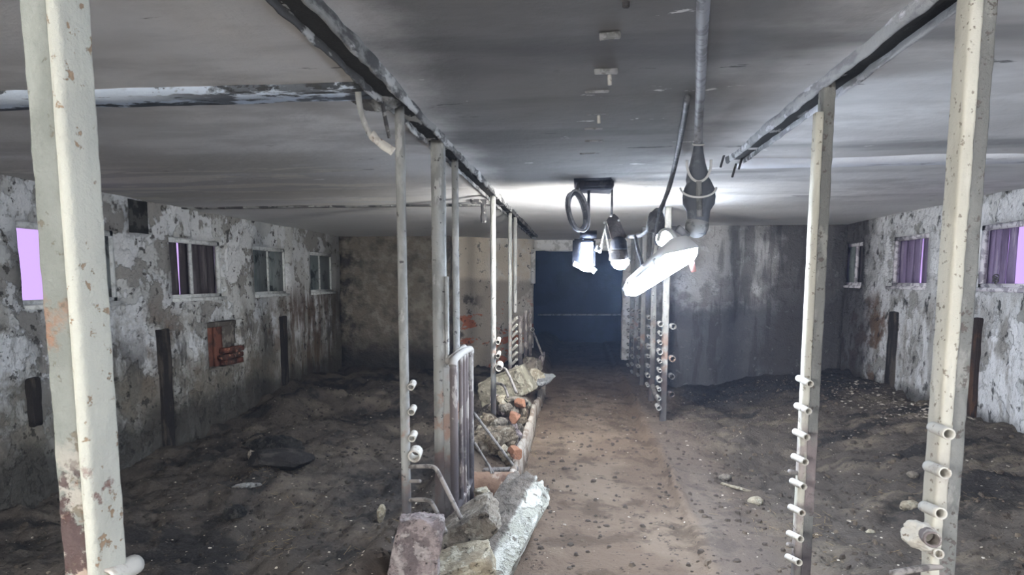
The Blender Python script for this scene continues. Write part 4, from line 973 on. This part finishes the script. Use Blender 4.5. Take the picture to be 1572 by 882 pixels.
obj('cap', tube([P(890,360,5.25), P(916,360,5.25)], .035, 12), BULBH, Bx)
obj('hanger', tube([P(903,362,5.25), (P(903,362,5.25).x, 5.25, CEIL-.06)], .012, 8), CABLE, Bx)
obj('side_knob', tube([P(916,386,5.2), P(920,378,5.2)], .02, 8), PLASTG, Bx)
obj('side_knob', tube([P(909,418,5.2), P(914,412,5.2)], .014, 8), BOXM, Bx)
# bell lamp
Be = empty('bell_lamp', P(949, 385, 5.3), 'dark bell lamp with a glowing rim hanging from a brown plate', 'lamp')
pl_ = [(931,338),(936,330),(943,328),(949,333),(955,347),(962,362),(958,368),(944,372),(938,365)]
bm = bmesh.new(); f0 = [bm.verts.new(P(x_, y_, 5.30)) for x_, y_ in pl_]; f1 = [bm.verts.new(P(x_, y_, 5.30)+Vector((0,.04,0))) for x_, y_ in pl_]; m_ = len(pl_)
bm.faces.new(f0); bm.faces.new(f1[::-1])
for k in range(m_): bm.faces.new((f0[k], f0[(k+1) % m_], f1[(k+1) % m_], f1[k]))
bmesh.ops.recalc_face_normals(bm, faces=bm.faces)
obj('hanger_plate', bm, PLATEB, Be, smooth=False)
s2 = 5.3/1000
def lz2(prof, px, py, mat, name):
    o = obj(name, lathe([(max(r_, .1)*s2, -z*s2) for r_, z in prof][::-1], 24), mat, loc=P(px, py, 5.32)-Be.location); o.parent = Be
lz2([(1,0),(8,2),(12,8),(13,18),(13,20),(12,21)], 950, 362, BULBH, 'lamp_body')
lz2([(12,0),(13,4),(15,16),(14,17)], 950, 382, PLATEB, 'lamp_shade')
lz2([(14,0),(13,6),(8,12),(3,14)], 952, 399, BELLM, 'glowing_bowl')
obj('hanging_wire', tube([P(939,330,5.3), (P(939,330,5.3).x, 5.3, CEIL-.04)], .009, 8), CABLE, Be)
obj('side_wire', tube([P(930,345,5.28), P(929,352,5.28), P(938,398,5.28)], .006, 6), WIREW, Be)
for px, py in ((928, 342), (950, 338), (938, 331)):
    o = obj('bolt', lathe([(.0005,.0),(.010,.002),(.010,.012),(.0005,.014)], 12), WIREW, loc=P(px, py, 5.28)-Be.location, rot=(1.57,0,0)); o.parent = Be
obj('arm', tube([P(931, 345, 5.4), P(921, 388, 5.4)], .010, 8), PLASTG, Be)

# thin dusty haze, added for lamp glow and lifted darks
hz = bpy.data.materials.new('dusty_haze'); hz.use_nodes = True; nt = hz.node_tree; nt.nodes.remove(nt.nodes['Principled BSDF'])
vs = nt.nodes.new('ShaderNodeVolumeScatter'); vs.inputs['Color'].default_value = (.50, .66, 1, 1); vs.inputs['Density'].default_value = .0048; vs.inputs['Anisotropy'].default_value = .3
nt.links.new(vs.outputs[0], nt.nodes['Material Output'].inputs['Volume'])
tag(obj('dusty_haze', box(-4.0, .3, .02, 3.5, 9.3, CEIL-.06, 0), hz, smooth=False), 'thin bluish dusty haze filling the barn, standing in for lamp glare', 'haze', kind='stuff')
